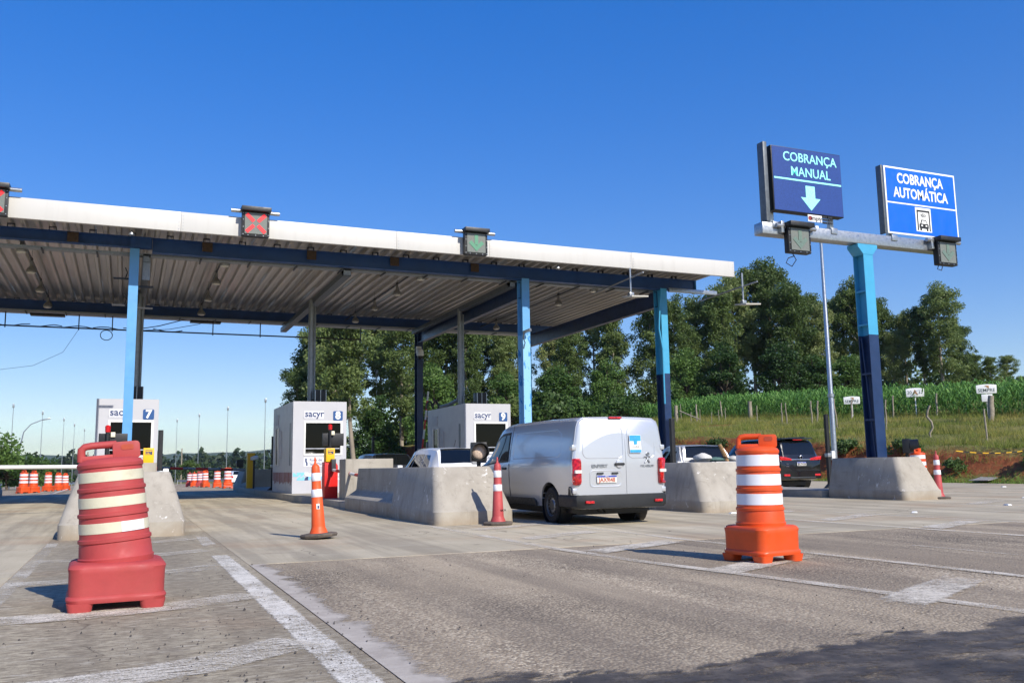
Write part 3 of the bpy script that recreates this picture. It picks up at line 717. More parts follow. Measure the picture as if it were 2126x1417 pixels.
b = MB(); 
for x in (.34, .52):
    for z in (-.08, 0., .07): b.box(x-.07, x+.07, 0, .03, z-.025, z+.022)
b.build('louvre', BLACK, pl)

# tall camera mast at the roadside
ma = empty('camera_mast', (31.0, 33.45, 0), 0, 'tall slim galvanised mast behind the sign gantry', 'mast')
MB().lathe([(.14, 0), (.12, 4.0), (.115, 4.02), (.1, 8), (.095, 8.02), (.07, 12.1), (.02, 12.12)], 12).build('pole', GALV, ma)
MB().lathe([(.16, 4.0), (.16, 4.15)], 12).build('joint_ring', GALV, ma); MB().box(-.5, .5, -.05, .05, 12.05, 12.14).build('crossarm', GALV, ma)
for x in (-.4, .4): MB().box(x-.1, x+.1, -.25, .15, 12.14, 12.34).build('camera_housing', STUD, ma, bevel=.02)

# ------------------------------------------------------------------ islands and concrete barriers
KERB = plain('kerb_concrete', '#a09a8e', .88, var=.2, scale=3, bump=.4, dirt='#5e584f', dirt_amt=.6)
def island(parts, label):
    r = empty('toll_island', (parts[0][0], parts[0][2], 0), 0); tag(r, label, 'traffic island', 'raised islands between the toll lanes')
    for x0, x1, y0, y1, h in parts:
        MB().box(x0, x1, y0, y1, -.04, h).move((-parts[0][0], -parts[0][2], 0)).build('kerb_block', KERB, r, bevel=.02)
    return r
island([(-1.12, 1.12, 26.7, 44, .2), (-.85, .85, 21.8, 26.3, .17)], 'raised concrete island of booth seven behind the left barrier')
island([(4.74, 6.98, 26.7, 44, .2), (4.98, 6.7, 21.6, 26.3, .17)], 'raised concrete island of booth eight with a notched kerb')
island([(10.7, 12.95, 26.7, 44, .2), (10.95, 12.6, 21.4, 26.3, .17)], 'raised concrete island of booth nine beyond the van')
island([(16.3, 19.0, 24.5, 40, .2), (17.35, 18.95, 19.3, 24.1, .2)], 'raised concrete island behind the right barrier')
island([(-7.0, -4.8, 26.7, 44, .2)], 'raised concrete island at the left edge of the picture')
def barrier(cx, yn, hw, tw, h, length, label, lean=.62, step=True, rz=0., flip=1, sc=1.):
    r = empty('concrete_barrier', (cx, yn, 0), rz, label, 'barrier', 'cast concrete barriers at the island ends')
    nose = 3.0 if step else length
    rs = []
    for z, w, y0, rad in ((0, hw, 0, .17), (.22, hw, .015, .17), (.25, hw-.015, .05, .17), (.6, (hw+tw)/2, lean*.5, .15), (h-.02, tw, lean, .13), (h, tw-.02, lean+.02, .12)):
        rs.append([(x, y, z) for x, y in rrect(-w, w, y0, nose, rad, 5)])
    b = MB().rings(rs); b.build('nose_block', BARR, r, smooth=32)
    if step:
        prof = [(-hw, 0), (-hw, .27), (-hw+.02, .295), (-tw+.09, .455), (-tw+.11, .485), (-tw+.16, h-.012), (-tw+.18, h-.004), (tw-.18, h-.004), (tw-.16, h-.012), (tw-.11, .485), (tw-.09, .455), (hw-.02, .295), (hw, .27), (hw, 0)]
        prof = [(x*.985 if abs(x) >= hw-.001 else x, z) for x, z in prof]
        prof2 = [(x*.97, z*.985) for x, z in prof]
        b = MB().rings([[(x*flip, y, z) for x, z in pr] for y, pr in ((2.4, prof2), (2.75, prof), (length-.02, prof), (length, prof2))])
        b.build('rail_block', BARR, r, smooth=18)
    return r
barrier(0.0, 15.05, .9, .68, .985, 6.0, 'pale concrete barrier behind the leaning red drum')
barrier(5.62, 14.75, .74, .56, .99, 7.0, 'long concrete barrier with whitewash splashes beside the van')
barrier(11.42, 15.1, .82, .62, 1.0, 6.2, 'concrete barrier between the van and the orange drum')
barrier(18.12, 16.55, .66, .44, 1.05, 2.7, 'short blocky concrete barrier at the foot of the sign gantry', .42, False)
barrier(-5.9, 47.2, .8, .56, 1.0, 5.0, 'shadowed concrete barrier at the left edge under the canopy', rz=math.pi)
barrier(5.75, 47.2, .78, .56, 1.0, 5.0, 'shadowed concrete barrier at the far end of booth eight island', rz=math.pi)
barrier(0, 47.2, .78, .56, 1.0, 5.0, 'shadowed concrete barrier far behind booth seven', rz=math.pi)
w = empty('concrete_wall_block', (5.92, 23.4, .17), 0, 'pale upright concrete block behind the whitewashed barrier', 'wall block')
MB().box(-.64, .64, 0, .75, 0, 1.06).build('block', BARR, w, bevel=.012)
w = empty('concrete_wall_block', (.18, 20.2, 0), 0, 'low pale concrete block behind the left barrier below booth seven', 'wall block')
MB().box(-.4, .42, 0, .6, .0, 1.17).build('block', BARR, w, bevel=.012)

# ------------------------------------------------------------------ toll booths
BW = plain('booth_white', '#b7b8be', .45, var=.03, scale=2); BFR = plain('window_frame_white', '#e4e4e2', .4, var=.03)
k = N('tinted_glass'); k.set(.03, spec=.5); k.base(lin('#08090a')); k.b.inputs['Specular IOR Level'].default_value = .16; GLASS = k.m
LOGO = plain('logo_navy', '#2b3f6b', .5, var=.05); NUMB = plain('number_blue', '#22508a', .45, var=.05); SKYB = plain('motif_sky_blue', '#7fc4e8', .5, var=.04); GREYL = plain('logo_grey', '#a5a8b2', .5)
DRIP = plain('motif_red_brown', '#8d5a58', .6, var=.2); YEL = plain('yellow_cabinet', '#f0b814', .45, var=.05); RED = plain('red_cabinet', '#d8201c', .4, var=.05); REDL = plain('red_beacon', '#c01820', .25, var=.05)
def booth(cx, num, word):
    r = empty('toll_booth', (cx, 29.8, .2), 0, 'white toll booth numbered %s with dark window, %s' % (num, word), 'toll booth', 'toll booths in a row')
    W, D_, Ht = .88, 4.25, 2.99; x0, x1, z0, z1 = -.5, .71, 1.25, 2.31
    b = MB().box(-W, x0, 0, .1, 0, Ht).box(x1, W, 0, .1, 0, Ht).box(x0, x1, 0, .1, 0, z0).box(x0, x1, 0, .1, z1, Ht)
    b.build('front_wall', BW, r, fix=True, smooth=0)
    b = MB().box(-W, -W+.1, .1, D_, 0, Ht).box(W-.1, W, .1, D_, 0, Ht).box(-W+.1, W-.1, D_-.1, D_, 0, Ht).box(-W+.1, W-.1, .1, D_-.1, Ht-.08, Ht).box(-W+.1, W-.1, .1, D_-.1, 0, .06); b.build('shell', BW, r, smooth=0)
    fr = MB().box(x0-.035, x0+.03, -.02, .05, z0-.03, z1+.03).box(x1-.03, x1+.035, -.02, .05, z0-.03, z1+.03).box(x0+.03, x1-.03, -.02, .05, z0-.03, z0+.03).box(x0+.03, x1-.03, -.02, .05, z1-.03, z1+.03).build('window', BFR, r, bevel=.006)
    MB().box(x0+.031, x1-.031, .055, .07, z0+.031, z1-.031).build('pane', GLASS, fr); MB().box(x0+.031, x1-.031, .04, .054, z0+.18, z0+.21).build('sill_bar', GREYL, fr)
    # logo plate
    MB().box(-.52, .12, -.006, -.001, 2.42, 2.68).build('logo_plate', plain('plate_white', '#d9dae0', .4, var=.02), r)
    text('sacyr', .3, LOGO, r, (-.19, -.008, 2.58), bold=.006); text('CONCESIONES', .075, GREYL, r, (-.3, -.008, 2.45))
    MB().prism(rrect(.43, .75, 2.37, 2.68, .04), -.012, -.001, 'xz').build('number_plate', NUMB, r); text(num, .34, SWH, r, (.59, -.015, 2.525), name='number', bold=.014)
    MB().box(-.52, .2, -.006, -.001, .86, 1.16).build('route_plate', plain('plate_white', '#d9dae0', .4), r)
    MB().prism([(-.47, 1.13), (-.42, 1.13), (-.42, 1.03), (-.39, .98), (-.39, .89), (-.44, .89), (-.44, .98), (-.47, 1.02)], -.01, -.0065).build('route_emblem', LOGO, r, smooth=0)
    text('Rota de', .13, LOGO, r, (-.33, -.008, 1.075), align='LEFT'); text('Santa Maria', .13, LOGO, r, (-.33, -.008, .945), align='LEFT', sx=.8)
    # tile frieze
    q = random.Random(int(num)); cols = {'a': MB(), 'b': MB(), 'c': MB()}; i = 0
    for row in range(2):
        x = -W+.02
        while x < W-.1:
            s = .125; z = .42+row*.125; c = q.choice('aabbc')
            ox, oz, a0 = q.choice(((0, 0, 0), (s, 0, 90), (s, s, 180), (0, s, 270)))
            if q.random() < .86:
                pts = [(x+ox, z+oz)]+[(x+ox+s*math.cos(R(a0+t*15)), z+oz+s*math.sin(R(a0+t*15))) for t in range(7)]
                cols[c].prism(pts, -.006, -.001)
            x += s
    for c, m in (('a', SKYB), ('b', SWH), ('c', LOGO)):
        if cols[c].v: cols[c].build('frieze_tile', m, r, smooth=0)
    dr = MB()
    for i in range(34):
        y = .1+i*.12; z = .38-q.random()*.12
        dr.box(-W-.004, -W-.001, y, y+.05+.05*q.random(), z, .68)
    dr.build('side_frieze', DRIP, r)
    # side windows and papers
    MB().box(-W-.012, -W-.001, 2.9, 3.45, .95, 2.2).build('side_window', GLASS, r); b = MB().box(-W-.05, -W-.013, 2.82, 2.88, .9, 2.25).box(-W-.05, -W-.013, 3.47, 3.52, .9, 2.25); b.build('side_frame', BFR, r)
    MB().box(-W-.03, -W-.001, 2.3, 2.7, 1.15, 2.1).build('notice', plain('paper', '#b9bcc2', .6), r); MB().box(-W-.02, -W-.001, 3.0, 3.5, 2.35, 2.7).build('notice', plain('paper', '#b9bcc2', .6), r)
    MB().box(-W-.006, -W-.001, .45, .62, .9, 2.3).build('slot_window', plain('slot_grey', '#5a5d66', .4), r)
    # paired vent box on the roof
    v = MB().box(.05, .42, 1.2, 1.6, Ht+.001, Ht+.5).build('roof_unit', DARKG, r, bevel=.02)
    for x in (.07, .255): MB().box(x, x+.15, 1.185, 1.199, Ht+.04, Ht+.46).build('grille', BLACK, v)
    for x in (.045, .228, .415): MB().box(x, x+.02, 1.17, 1.198, Ht+.01, Ht+.49).build('grille_edge', GALV, v)
    MB().tube([(.0, 1.4, Ht+.02), (-.05, 1.4, Ht+.12), (.04, 1.4, Ht+.16)], .025, 6).build('cable', BLACK, v)
    return r
booth(0, '7', 'behind the light blue column'); booth(5.86, '8', 'in the clear at the centre'); booth(11.83, '9', 'half hidden by the van')

# black antenna posts on the islands
def post_black(x, y, z0, z1, label, box=True):
    r = empty('loop_post', (x, y, z0), 0, label, 'post', 'slim black posts on the islands')
    MB().prism(rrect(-.055, .055, -.05, .05, .015), 0, z1-z0, 'xy').build('post', BLACK, r)
    MB().box(-.07, .07, -.07, .07, (z1-z0)*.42, (z1-z0)*.47).build('clamp', GALV, r, bevel=.005)
    if box: MB().box(.07, .2, -.08, .08, (z1-z0)*.38, (z1-z0)*.5).build('sensor_box', STUD, r, bevel=.03)
    MB().prism([(-.2, 0), (.12, 0), (.05, .12), (-.05, .12)], -.06, .06, 'xz').build('foot', BLACK, r)
    return r
post_black(12.14, 18.5, .0, 2.06, 'slim black post in front of the navy column by the silver pickup')
post_black(18.76, 20.5, .2, 2.33, 'slim black post left of the gantry barrier near the dark SUV')
post_black(.72, 22.3, .17, 1.93, 'slim black post at the right side of booth seven')
post_black(6.55, 36, .2, 2.3, 'slim black post just right of booth eight among the trees', False)
post_black(5.2, 35.6, .2, 2.25, 'slim black post at the far left corner of booth eight')
post_black(10.4, 40.5, .2, 2.4, 'slim black post left of the dark rear column', False)
# gate cabinets
def gate(x, y, label, arm, beacon=True, cab=True):
    r = empty('gate_cabinet', (x, y, .17), 0, label, 'barrier gate', 'lane gate cabinets')
    if cab:
        MB().prism([(-.17, 0), (.2, 0), (.2, .9), (.13, 1.0), (-.17, 1.0)], -.2, .2, 'xz').build('cabinet', RED, r, bevel=.012)
    MB().box(-.14, .1, -.24, .1, 1.002, 1.38).build('top_box', YEL, r, bevel=.012)
    fr = MB()
    for a in ((-.09, -.08, 1.22, 1.33), (.05, .06, 1.22, 1.33), (-.08, .05, 1.32, 1.33), (-.08, .05, 1.22, 1.23)): fr.box(a[0], a[1], -.247, -.2405, a[2], a[3])
    fr.build('emblem_frame', LOGO, r, smooth=0); text('weg', .085, LOGO, r, (-.015, -.245, 1.277), bold=.003)
    if beacon:
        MB().cyl((.0, -.05, 1.381), (.0, -.05, 1.9), .035, n=10).build('beacon_pole', BLACK, r); MB().lathe([(.055, 1.9), (.06, 2.02), (.03, 2.05)], 12, (0, -.05, 0)).build('beacon', REDL, r)
        MB().box(.03, .12, -.1, -.02, 1.75, 1.86).build('small_light', plain('ivory_lens', '#e8e2c4', .3), r, bevel=.01)
        MB().box(-.2, .4, .0, .06, 1.45, 1.8).build('display_box', BLACK, r, bevel=.01)
    if arm: arm(r)
    return r
RW_R = plain('arm_red', '#c8362e', .5, var=.06); RW_W = plain('arm_white', '#dcdad6', .5, var=.05)
def armA(r):
    p0, p1 = Vector((.02, -.3, .78)), Vector((.25, -3.2, .6)); n = 7
    MB().box(-.02, .1, -.42, -.21, .74, 1.08).build('arm_hub', DARKG, r, bevel=.015)
    for i in range(n): MB().cyl(p0+(p1-p0)*(i/n), p0+(p1-p0)*((i+1)/n), .04, n=10).build('arm_segment', (RW_W, RW_R)[i % 2], r)
gate(5.25, 25.3, 'red gate cabinet with yellow top box in front of booth eight', armA)
def armB(r):
    MB().cyl((-.75, .6, .95), (-4.4, .9, .98), .05, n=12).build('gate_arm', RW_W, r); MB().box(-.8, -.1, .4, .7, .8, 1.08).build('arm_hub', DARKG, r, bevel=.015)
gate(.52, 23.6, 'gate cabinet with yellow top box and white arm at booth seven', armB, False)
bp = empty('beacon_unit', (-.43, 24.0, .17), 0, 'black display unit with red beacon left of booth seven', 'beacon')
MB().box(-.2, .45, 0, .1, 1.4, 1.75).build('display_box', BLACK, bp, bevel=.01); MB().cyl((.0, -.03, 0), (.0, -.03, 1.78), .05, n=10).build('beacon_pole', BLACK, bp); MB().lathe([(.06, 1.78), (.065, 1.92), (.03, 1.95)], 12, (0, -.03, 0)).build('beacon', REDL, bp); MB().box(.07, .17, -.05, .03, 1.66, 1.78).build('small_light', plain('ivory_lens', '#e8e2c4', .3), bp, bevel=.01)
gy = empty('gate_post', (4.95, 40.2, .2), 0, 'yellow gate post far behind booth eight with a striped arm', 'barrier gate')
YD = YEL
MB().box(-.16, .16, -.14, .14, 0, 1.5).build('cabinet', YD, gy, bevel=.015)
for i in range(8):
    a = Vector((-.25-i*.5, -.2, .78+.02*i)); c = Vector((-.25-(i+1)*.5, -.2, .78+.02*(i+1))); MB().cyl(a, c, .055, n=10).build('arm_segment', (RW_R if i % 2 else GREYP), gy)
cm = empty('bullet_camera', (4.9, 39.6, .2), 0, 'white bullet camera on the far end of booth eight island', 'camera'); MB().obox((.1, -.2, 1.28), (.14, .4, .14), (R(8), 0, R(-40))).build('housing', STUD, cm, bevel=.02); MB().cyl((.1, -.1, 0), (.1, -.1, 1.2), .04, n=8).build('pole', BLACK, cm)
rwp = empty('raised_gate_arm', (11.5, 36.2, .2), R(0), 'raised red and white gate arm beside the dark rear column', 'gate arm')
for i in range(6): MB().cyl((-.1+.045*i, 0, 1.55+i*.4), (-.1+.045*(i+1), 0, 1.55+(i+1)*.4), .04, n=8).build('arm_segment', (RW_R, RW_W)[i % 2], rwp)
MB().box(-.25, .15, -.2, .2, 0, 1.55).build('cabinet', BLACK, rwp, bevel=.015); MB().lathe([(.06, 1.55), (.06, 1.7), (.02, 1.72)], 10, (.08, -.1, 0)).build('beacon', REDL, rwp)
g9 = empty('pass_light', (11.25, 34.0, .2), 0, 'black box with round green light left of booth nine', 'signal')
MB().box(-.32, .5, 0, .25, .7, 1.75).build('housing', BLACK, g9, bevel=.02); MB().cyl((-.1, -.001, 1.45), (-.1, -.02, 1.45), .12, n=16).build('green_lens', emis('green_lens', '#2fae5a', .25, '#1d6a3a'), g9); MB().cyl((0, .12, 0), (0, .12, .7), .06, n=8).build('pole', BLACK, g9)

# hooded signal lamps on the barriers
AMB = plain('amber_lens', '#c9b3a0', .25, var=.3, scale=40)
def hooded(loc, rz, label):
    r = empty('hooded_signal', loc, rz, label, 'signal', 'hooded signal lamps on barriers')
    MB().box(-.17, .13, .0, .18, .1, .46).build('housing', BLACK, r, bevel=.02)
    n = 20; ri, ro = [], []
    for i in range(n):
        t = 2*math.pi*i/n; ri.append((math.cos(t), math.sin(t)))
    b = MB(); rs = []
    for (y, rr, cut) in ((0, .165, 0), (-.2, .17, 1), (-.2, .155, 1), (0, .15, 0)):
        rs.append([(x*rr-.02, y*(1 if z > -.35 else .35), z*rr+.28) for x, z in ri])
    b.rings(rs, False, False); b.build('visor', BLACK, r)
    MB().lathe([(.14, -.01), (.12, -.035), (.07, -.055), (.01, -.06)], 18, (-.02, 0, .28), axis='y').build('lens', AMB, r)
    MB().cyl((-.02, .09, -.02), (-.02, .09, .1), .04, n=8).build('stem', BLACK, r)
    return r
hooded((6.13, 15.85, .98), R(-14), 'hooded signal lamp on the whitewashed barrier before the van')
hooded((18.5, 17.25, 1.05), R(40), 'hooded signal lamp turned aside on the gantry barrier')
hooded((4.9, 44.0, 1.0), R(180), 'dark hooded signal lamp on the far shadowed barrier')

# ------------------------------------------------------------------ drums and cones
def plastic(name, c, dirt, rough=.42):
    return plain(name, c, rough, var=.12, scale=5, dirt=dirt, dirt_amt=.75, bump=.12)
ORG = plastic('orange_plastic', '#d54e1a', '#a8451f'); REDP = plastic('faded_red_plastic', '#a8403f', '#87382f', .66); CREAM = plain('aged_reflective', '#cfcab0', .45, var=.06, scale=9, dirt='#9a8f78', dirt_amt=.5)
k = N('reflective_sheeting'); k.set(.35); co = k.co('Object', (1, 1, 1)); wv = k.n('TexWave'); wv.wave_type = 'BANDS'; wv.bands_direction = 'Z'; wv.inputs['Scale'].default_value = 26; k.l(co, wv.inputs['Vector'])
k.base(k.mix(k.ramp(wv.outputs[1], [(.4, 0.), (.6, .25)]), lin('#e6e6ea'), lin('#c3c6cf'))); REFL = k.m
def drum(matb, bands, lean=(0, 0), detail=True, n=40, bh=.118, turn=0., bs=1.):
    r = empty('traffic_drum', (0, 0, 0), 0, 'x', 'traffic drum', 'striped traffic drums')
    lx, ly = lean
    def L(b):      # lean of the barrel on its base
        b.v = [(x+lx*max(0, z-.3)+.0*y, y+ly*max(0, z-.3), z-lx*(x)*min(1, max(0, (z-.3)/.15))) for x, y, z in b.v]; return b
    rs = []
    for z, s, rad in ((.07, .305, .09), (.1, .315, .1), (.115, .31, .1), (.125, .30, .1), (.30, .302, .1), (.335, .308, .1), (.36, .295, .1), (.372, .27, .09)):
        s *= bs; rs.append([(x, y, z) for x, y in rrect(-s, s, -s, s, rad, 5 if detail else 2)])
    base = MB().rings(rs).build('base', matb, r, smooth=40)
    for sx in (-1, 1):
        for sy in (-1, 1):
            MB().rings([[(x, y, z) for x, y in rrect(sx*.225*bs-.085*s, sx*.225*bs+.085*s, sy*.225*bs-.085*s, sy*.225*bs+.085*s, .04, 3)] for z, s in ((0, .9), (.075, 1.05))]).build('foot', matb, base, smooth=40)
    prof = [(.262, .36), (.268, .40), (.258, .41), (.252, .50)]
    zb = .50; rb_ = .252
    for i in range(3):
        z0 = .545+i*.205 - .0
        prof += [(rb_-.004, z0-.02), (rb_+.006, z0-.012), (rb_+.006, z0+.012), (rb_-.006, z0+.02)]
        rb_ -= .0085; prof += [(rb_+.001, z0+.035), (rb_-.002, z0+.165)]
    prof += [(rb_-.004, 1.125), (rb_+.006, 1.135), (rb_+.008, 1.16), (rb_-.01, 1.185), (rb_*.75, 1.205), (.02, 1.212)]
    def L2(b): return L(b.move(rz=turn))
    L(MB().lathe(prof, n)).build('barrel', matb, r, smooth=40)
    for i in range(3):
        z0 = .545+i*.205+.04+(.125-bh)/2; ra = .252-.0085*(i+1)
        L(MB().lathe([(ra-.003, z0), (ra+.0035, z0+.002), (ra+.002, z0+bh-.002), (ra-.004, z0+bh)], n, caps=False)).build('reflective_band', bands, r, smooth=40)
    h = MB().prism(rrect(.02, .215, 1.19, 1.335, .028, 3), -.035, .035, 'xz'); L2(h)
    hd = h.build('handle', matb, r, bevel=.012 if detail else 0)
    a = MB().tube([(.05, 0, 1.318), (-.12, 0, 1.318), (-.17, 0, 1.312), (-.193, 0, 1.29), (-.197, 0, 1.25), (-.2, 0, 1.19)], .03, 10)
    L2(a).build('handle_loop', matb, hd, smooth=50)
    L2(MB().box(-.2, .05, -.03, .03, 1.19, 1.235)).build('handle_foot', matb, hd, bevel=.01)
    if detail: L2(MB().prism(rrect(.08, .17, 1.265, 1.31, .015, 3), -.0385, -.0351, 'xz')).build('latch_recess', plain('orange_shadow', '#a8452a' if matb is ORG else '#9a3c3c', .5), hd)
    return r
d1 = drum(ORG, REFL, turn=R(-45)); place(d1, (6.03, 7.62, 0), R(7), 'big bright orange drum with white bands alone on the right'); d1.scale = (.94, .94, .955)
d2 = drum(REDP, CREAM, (-.09, 0), bh=.085, bs=1.08); d2.scale = (1, 1, .915); place(d2, (-.03, 7.6, 0), R(2), 'big faded red drum leaning left with cream bands')
for i_, (x, z0) in enumerate([(.2, .585)]):
    b = MB(); n = 10; ra = .2455; rs = []
    for z in (z0+.022, z0+.103): rs.append([((ra+.005)*math.cos(R(-80+t*5.5))-.09*(z-.3), (ra+.005)*math.sin(R(-80+t*5.5)), z+.09*(ra*math.cos(R(-80+t*5.5)))) for t in range(9)])
    b.rings(rs, False, False, closed=False).build('new_band_patch', REFL, d2, fix=False)
dfar = drum(ORG, REFL, detail=False, n=20)
dfr = drum(REDP, REFL, detail=False, n=20)
FD = [(-5.49, 60.5, 0, 'orange drum nearest in the far left line, first from the left edge'), (-5.1, 62.0, 0, 'orange drum second in the far left line'), (-5.0, 72, 0, 'orange drum third in the far left line behind the white arm'), (-4.6, 76, 0, 'orange drum fourth in the far left line'), (-4.35, 80, 0, 'orange drum farthest right in the far left line'),
      (5.45, 88, 1, 'red drum farthest left in the far middle line'), (5.75, 86.5, 0, 'orange drum second in the far middle line'), (5.95, 82.5, 1, 'red drum third in the far middle line'), (6.0, 77.5, 0, 'orange drum fourth in the far middle line left of the white car'), (6.3, 70.5, 0, 'orange drum fifth in the far middle line before the white car'), (6.25, 62.5, 0, 'orange drum nearest in the far middle line')]
u = [0, 0]
for x, y, kd, lab in FD:
    src = (dfar, dfr)[kd]; o = src if not u[kd] else copy_tree(src); u[kd] = 1
    place(o, (x, y, zbase(y)), rnd.random()*6, lab)
o = copy_tree(dfar); place(o, (23.16, 21.34, 0), R(20), 'orange drum tucked behind the gantry barrier'); o.scale = (1, 1, 1)
o = copy_tree(dfar); place(o, (-6.8, 58.5, zbase(58)), R(10), 'orange drum whose top shows over the shadowed barrier at the left edge')

CONE_O = plastic('orange_rubber', '#e2561f', '#b8502a', .55); CONE_R = plastic('pink_red_rubber', '#b04646', '#8f403c', .6)
CB = plain('weathered_rubber_base', '#5a5148', .9, var=.25, scale=10, dirt='#7a6c5c')
def cone(mat, label, loc, rz=0., s=1., tilt=(0, 0), sticker=False, eye=True):
    r = empty('traffic_cone', loc, rz, label, 'traffic cone', 'tall traffic cones')
    r.rotation_euler = (tilt[0], tilt[1], rz); r.scale = (s, s, s)
    oc = [(.27*math.cos(R(22.5+45*i))*(1 if i % 2 else 1), .27*math.sin(R(22.5+45*i))) for i in range(8)]
    MB().rings([[(x*k_, y*k_, z) for x, y in oc] for z, k_ in ((0, .95), (.035, 1), (.055, .93), (.06, .6))]).build('rubber_base', CB, r, bevel=.006)
    MB().lathe([(.135, .05), (.13, .065), (.1, .14), (.098, .16), (.077, .575), (.074, .58), (.073, .68), (.0695, .69), (.066, .82), (.064, .835), (.062, .93), (.058, 1.0), (.045, 1.03), (.022, 1.045), (.012, 1.09)], 28).build('body', mat, r, smooth=45)
    for z0, z1, ra, rb_ in ((.57, .68, .0775, .073), (.80, .915, .0678, .0635)):
        MB().lathe([(ra+.0015, z0), (ra+.003, z0+.002), (rb_+.003, z1-.002), (rb_+.0015, z1)], 28, caps=False).build('reflective_collar', REFL, r, smooth=45)
    MB().lathe([(.012, 1.08), (.017, 1.1), (.012, 1.13), (.005, 1.145)], 10).build('tip', mat, r)
    if sticker:
        st_ = MB()
        st_.add([(.103*math.sin(R(a))*.0+.0862*math.sin(R(a)), -.0885*math.cos(R(a)), z) for z in (.4, .475) for a in (-30, -15, 0)], [(0, 1, 4, 3), (1, 2, 5, 4)]); st_.build('sticker', SWH, r, fix=False, smooth=0)
        MB().box(-.03, -.008, -.0925, -.089, .41, .45).build('sticker_print', LOGO, r)
    return r
cone(CONE_O, 'bright orange cone on a tilted rubber base in the open lane', (2.6, 13.2, .02), R(10), 1.0, (R(-2), R(-3)), True)
c2 = cone(CONE_R, 'faded red cone standing against the whitewashed barrier', (5.86, 14.35, 0), R(20))
text('SACYR', .045, INK, c2, (.04, -.092, .245), rot=(R(86), 0, R(8)))
cone(CONE_R, 'faded red cone beside the gantry barrier on the right', (18.75, 16.7, 0), R(5), 1.05)
cone(CONE_O, 'tiny orange cone left of the dark SUV wheel', (21.6, 26.4, 0), 0, .35)

# ------------------------------------------------------------------ vehicles (rear at y=0, front towards +y)
def carpaint(name, c, metal=.35, rough=.32):
    k = N(name); k.set(rough, metal); k.base(lin(c)); k.b.inputs['Coat Weight'].default_value = .8; k.b.inputs['Coat Roughness'].default_value = .05
    co = k.co('Object'); d = k.noise(co, 2.5, 5, .6); z = k.sep(co)[2]
    k.base(k.mix(k.ramp(k.math('ADD', k.math('MULTIPLY', d, .25), k.math('MULTIPLY', z, -.35)), [(-.1+.1, 0.), (.12, .25)]), lin(c), lin('#8a7f70')))
    return k.m
SILV = carpaint('silver_paint', '#c9cbce', .5, .27); WHC = carpaint('white_paint', '#e2e3e4', .0, .3); BLKC = carpaint('black_paint', '#14161a', .3, .25); GRYC = carpaint('dark_grey_paint', '#2a2d33', .4, .3); PSIL = carpaint('pale_silver_paint', '#c9c8c6', .5, .33)
TYRE = plain('tyre_rubber', '#191918', .85, var=.2, scale=20, dirt='#3f3a33', dirt_amt=.4); RIM = plain('rim_silver', '#8e9195', .35, .7, var=.1); TRIM = plain('black_trim', '#1e2022', .55, var=.12, scale=8)
k = N('car_glass'); k.set(.04, spec=.6); k.base(lin('#0e1214')); CGL = k.m
k = N('red_lamp'); k.set(.12); k.base(k.ramp(k.noise(k.co('Object'), 30, 3), [(.4, lin('#a0101a')), (.65, lin('#e02a2a'))])); k.b.inputs['Coat Weight'].default_value = .6; LAMPR = k.m
CLEAR = plain('clear_lamp', '#d8d4cc', .2, var=.15, scale=30); PLATE = plain('plate_ivory', '#d9d6ce', .5, var=.03); PBLUE = plain('plate_blue', '#2340a0', .5); PRED = plain('plate_red', '#b0583c', .6)
def catmull(p, t):
    n = len(p)-1; i = min(int(t), n-1); u = t-i
    a, b, c, d = p[max(i-1, 0)], p[i], p[i+1], p[min(i+2, n)]
    return tuple(.5*((2*B)+(C-A)*u+(2*A-5*B+4*C-D)*u*u+(-A+3*B-3*C+D)*u**3) for A, B, C, D in zip(a, b, c, d))
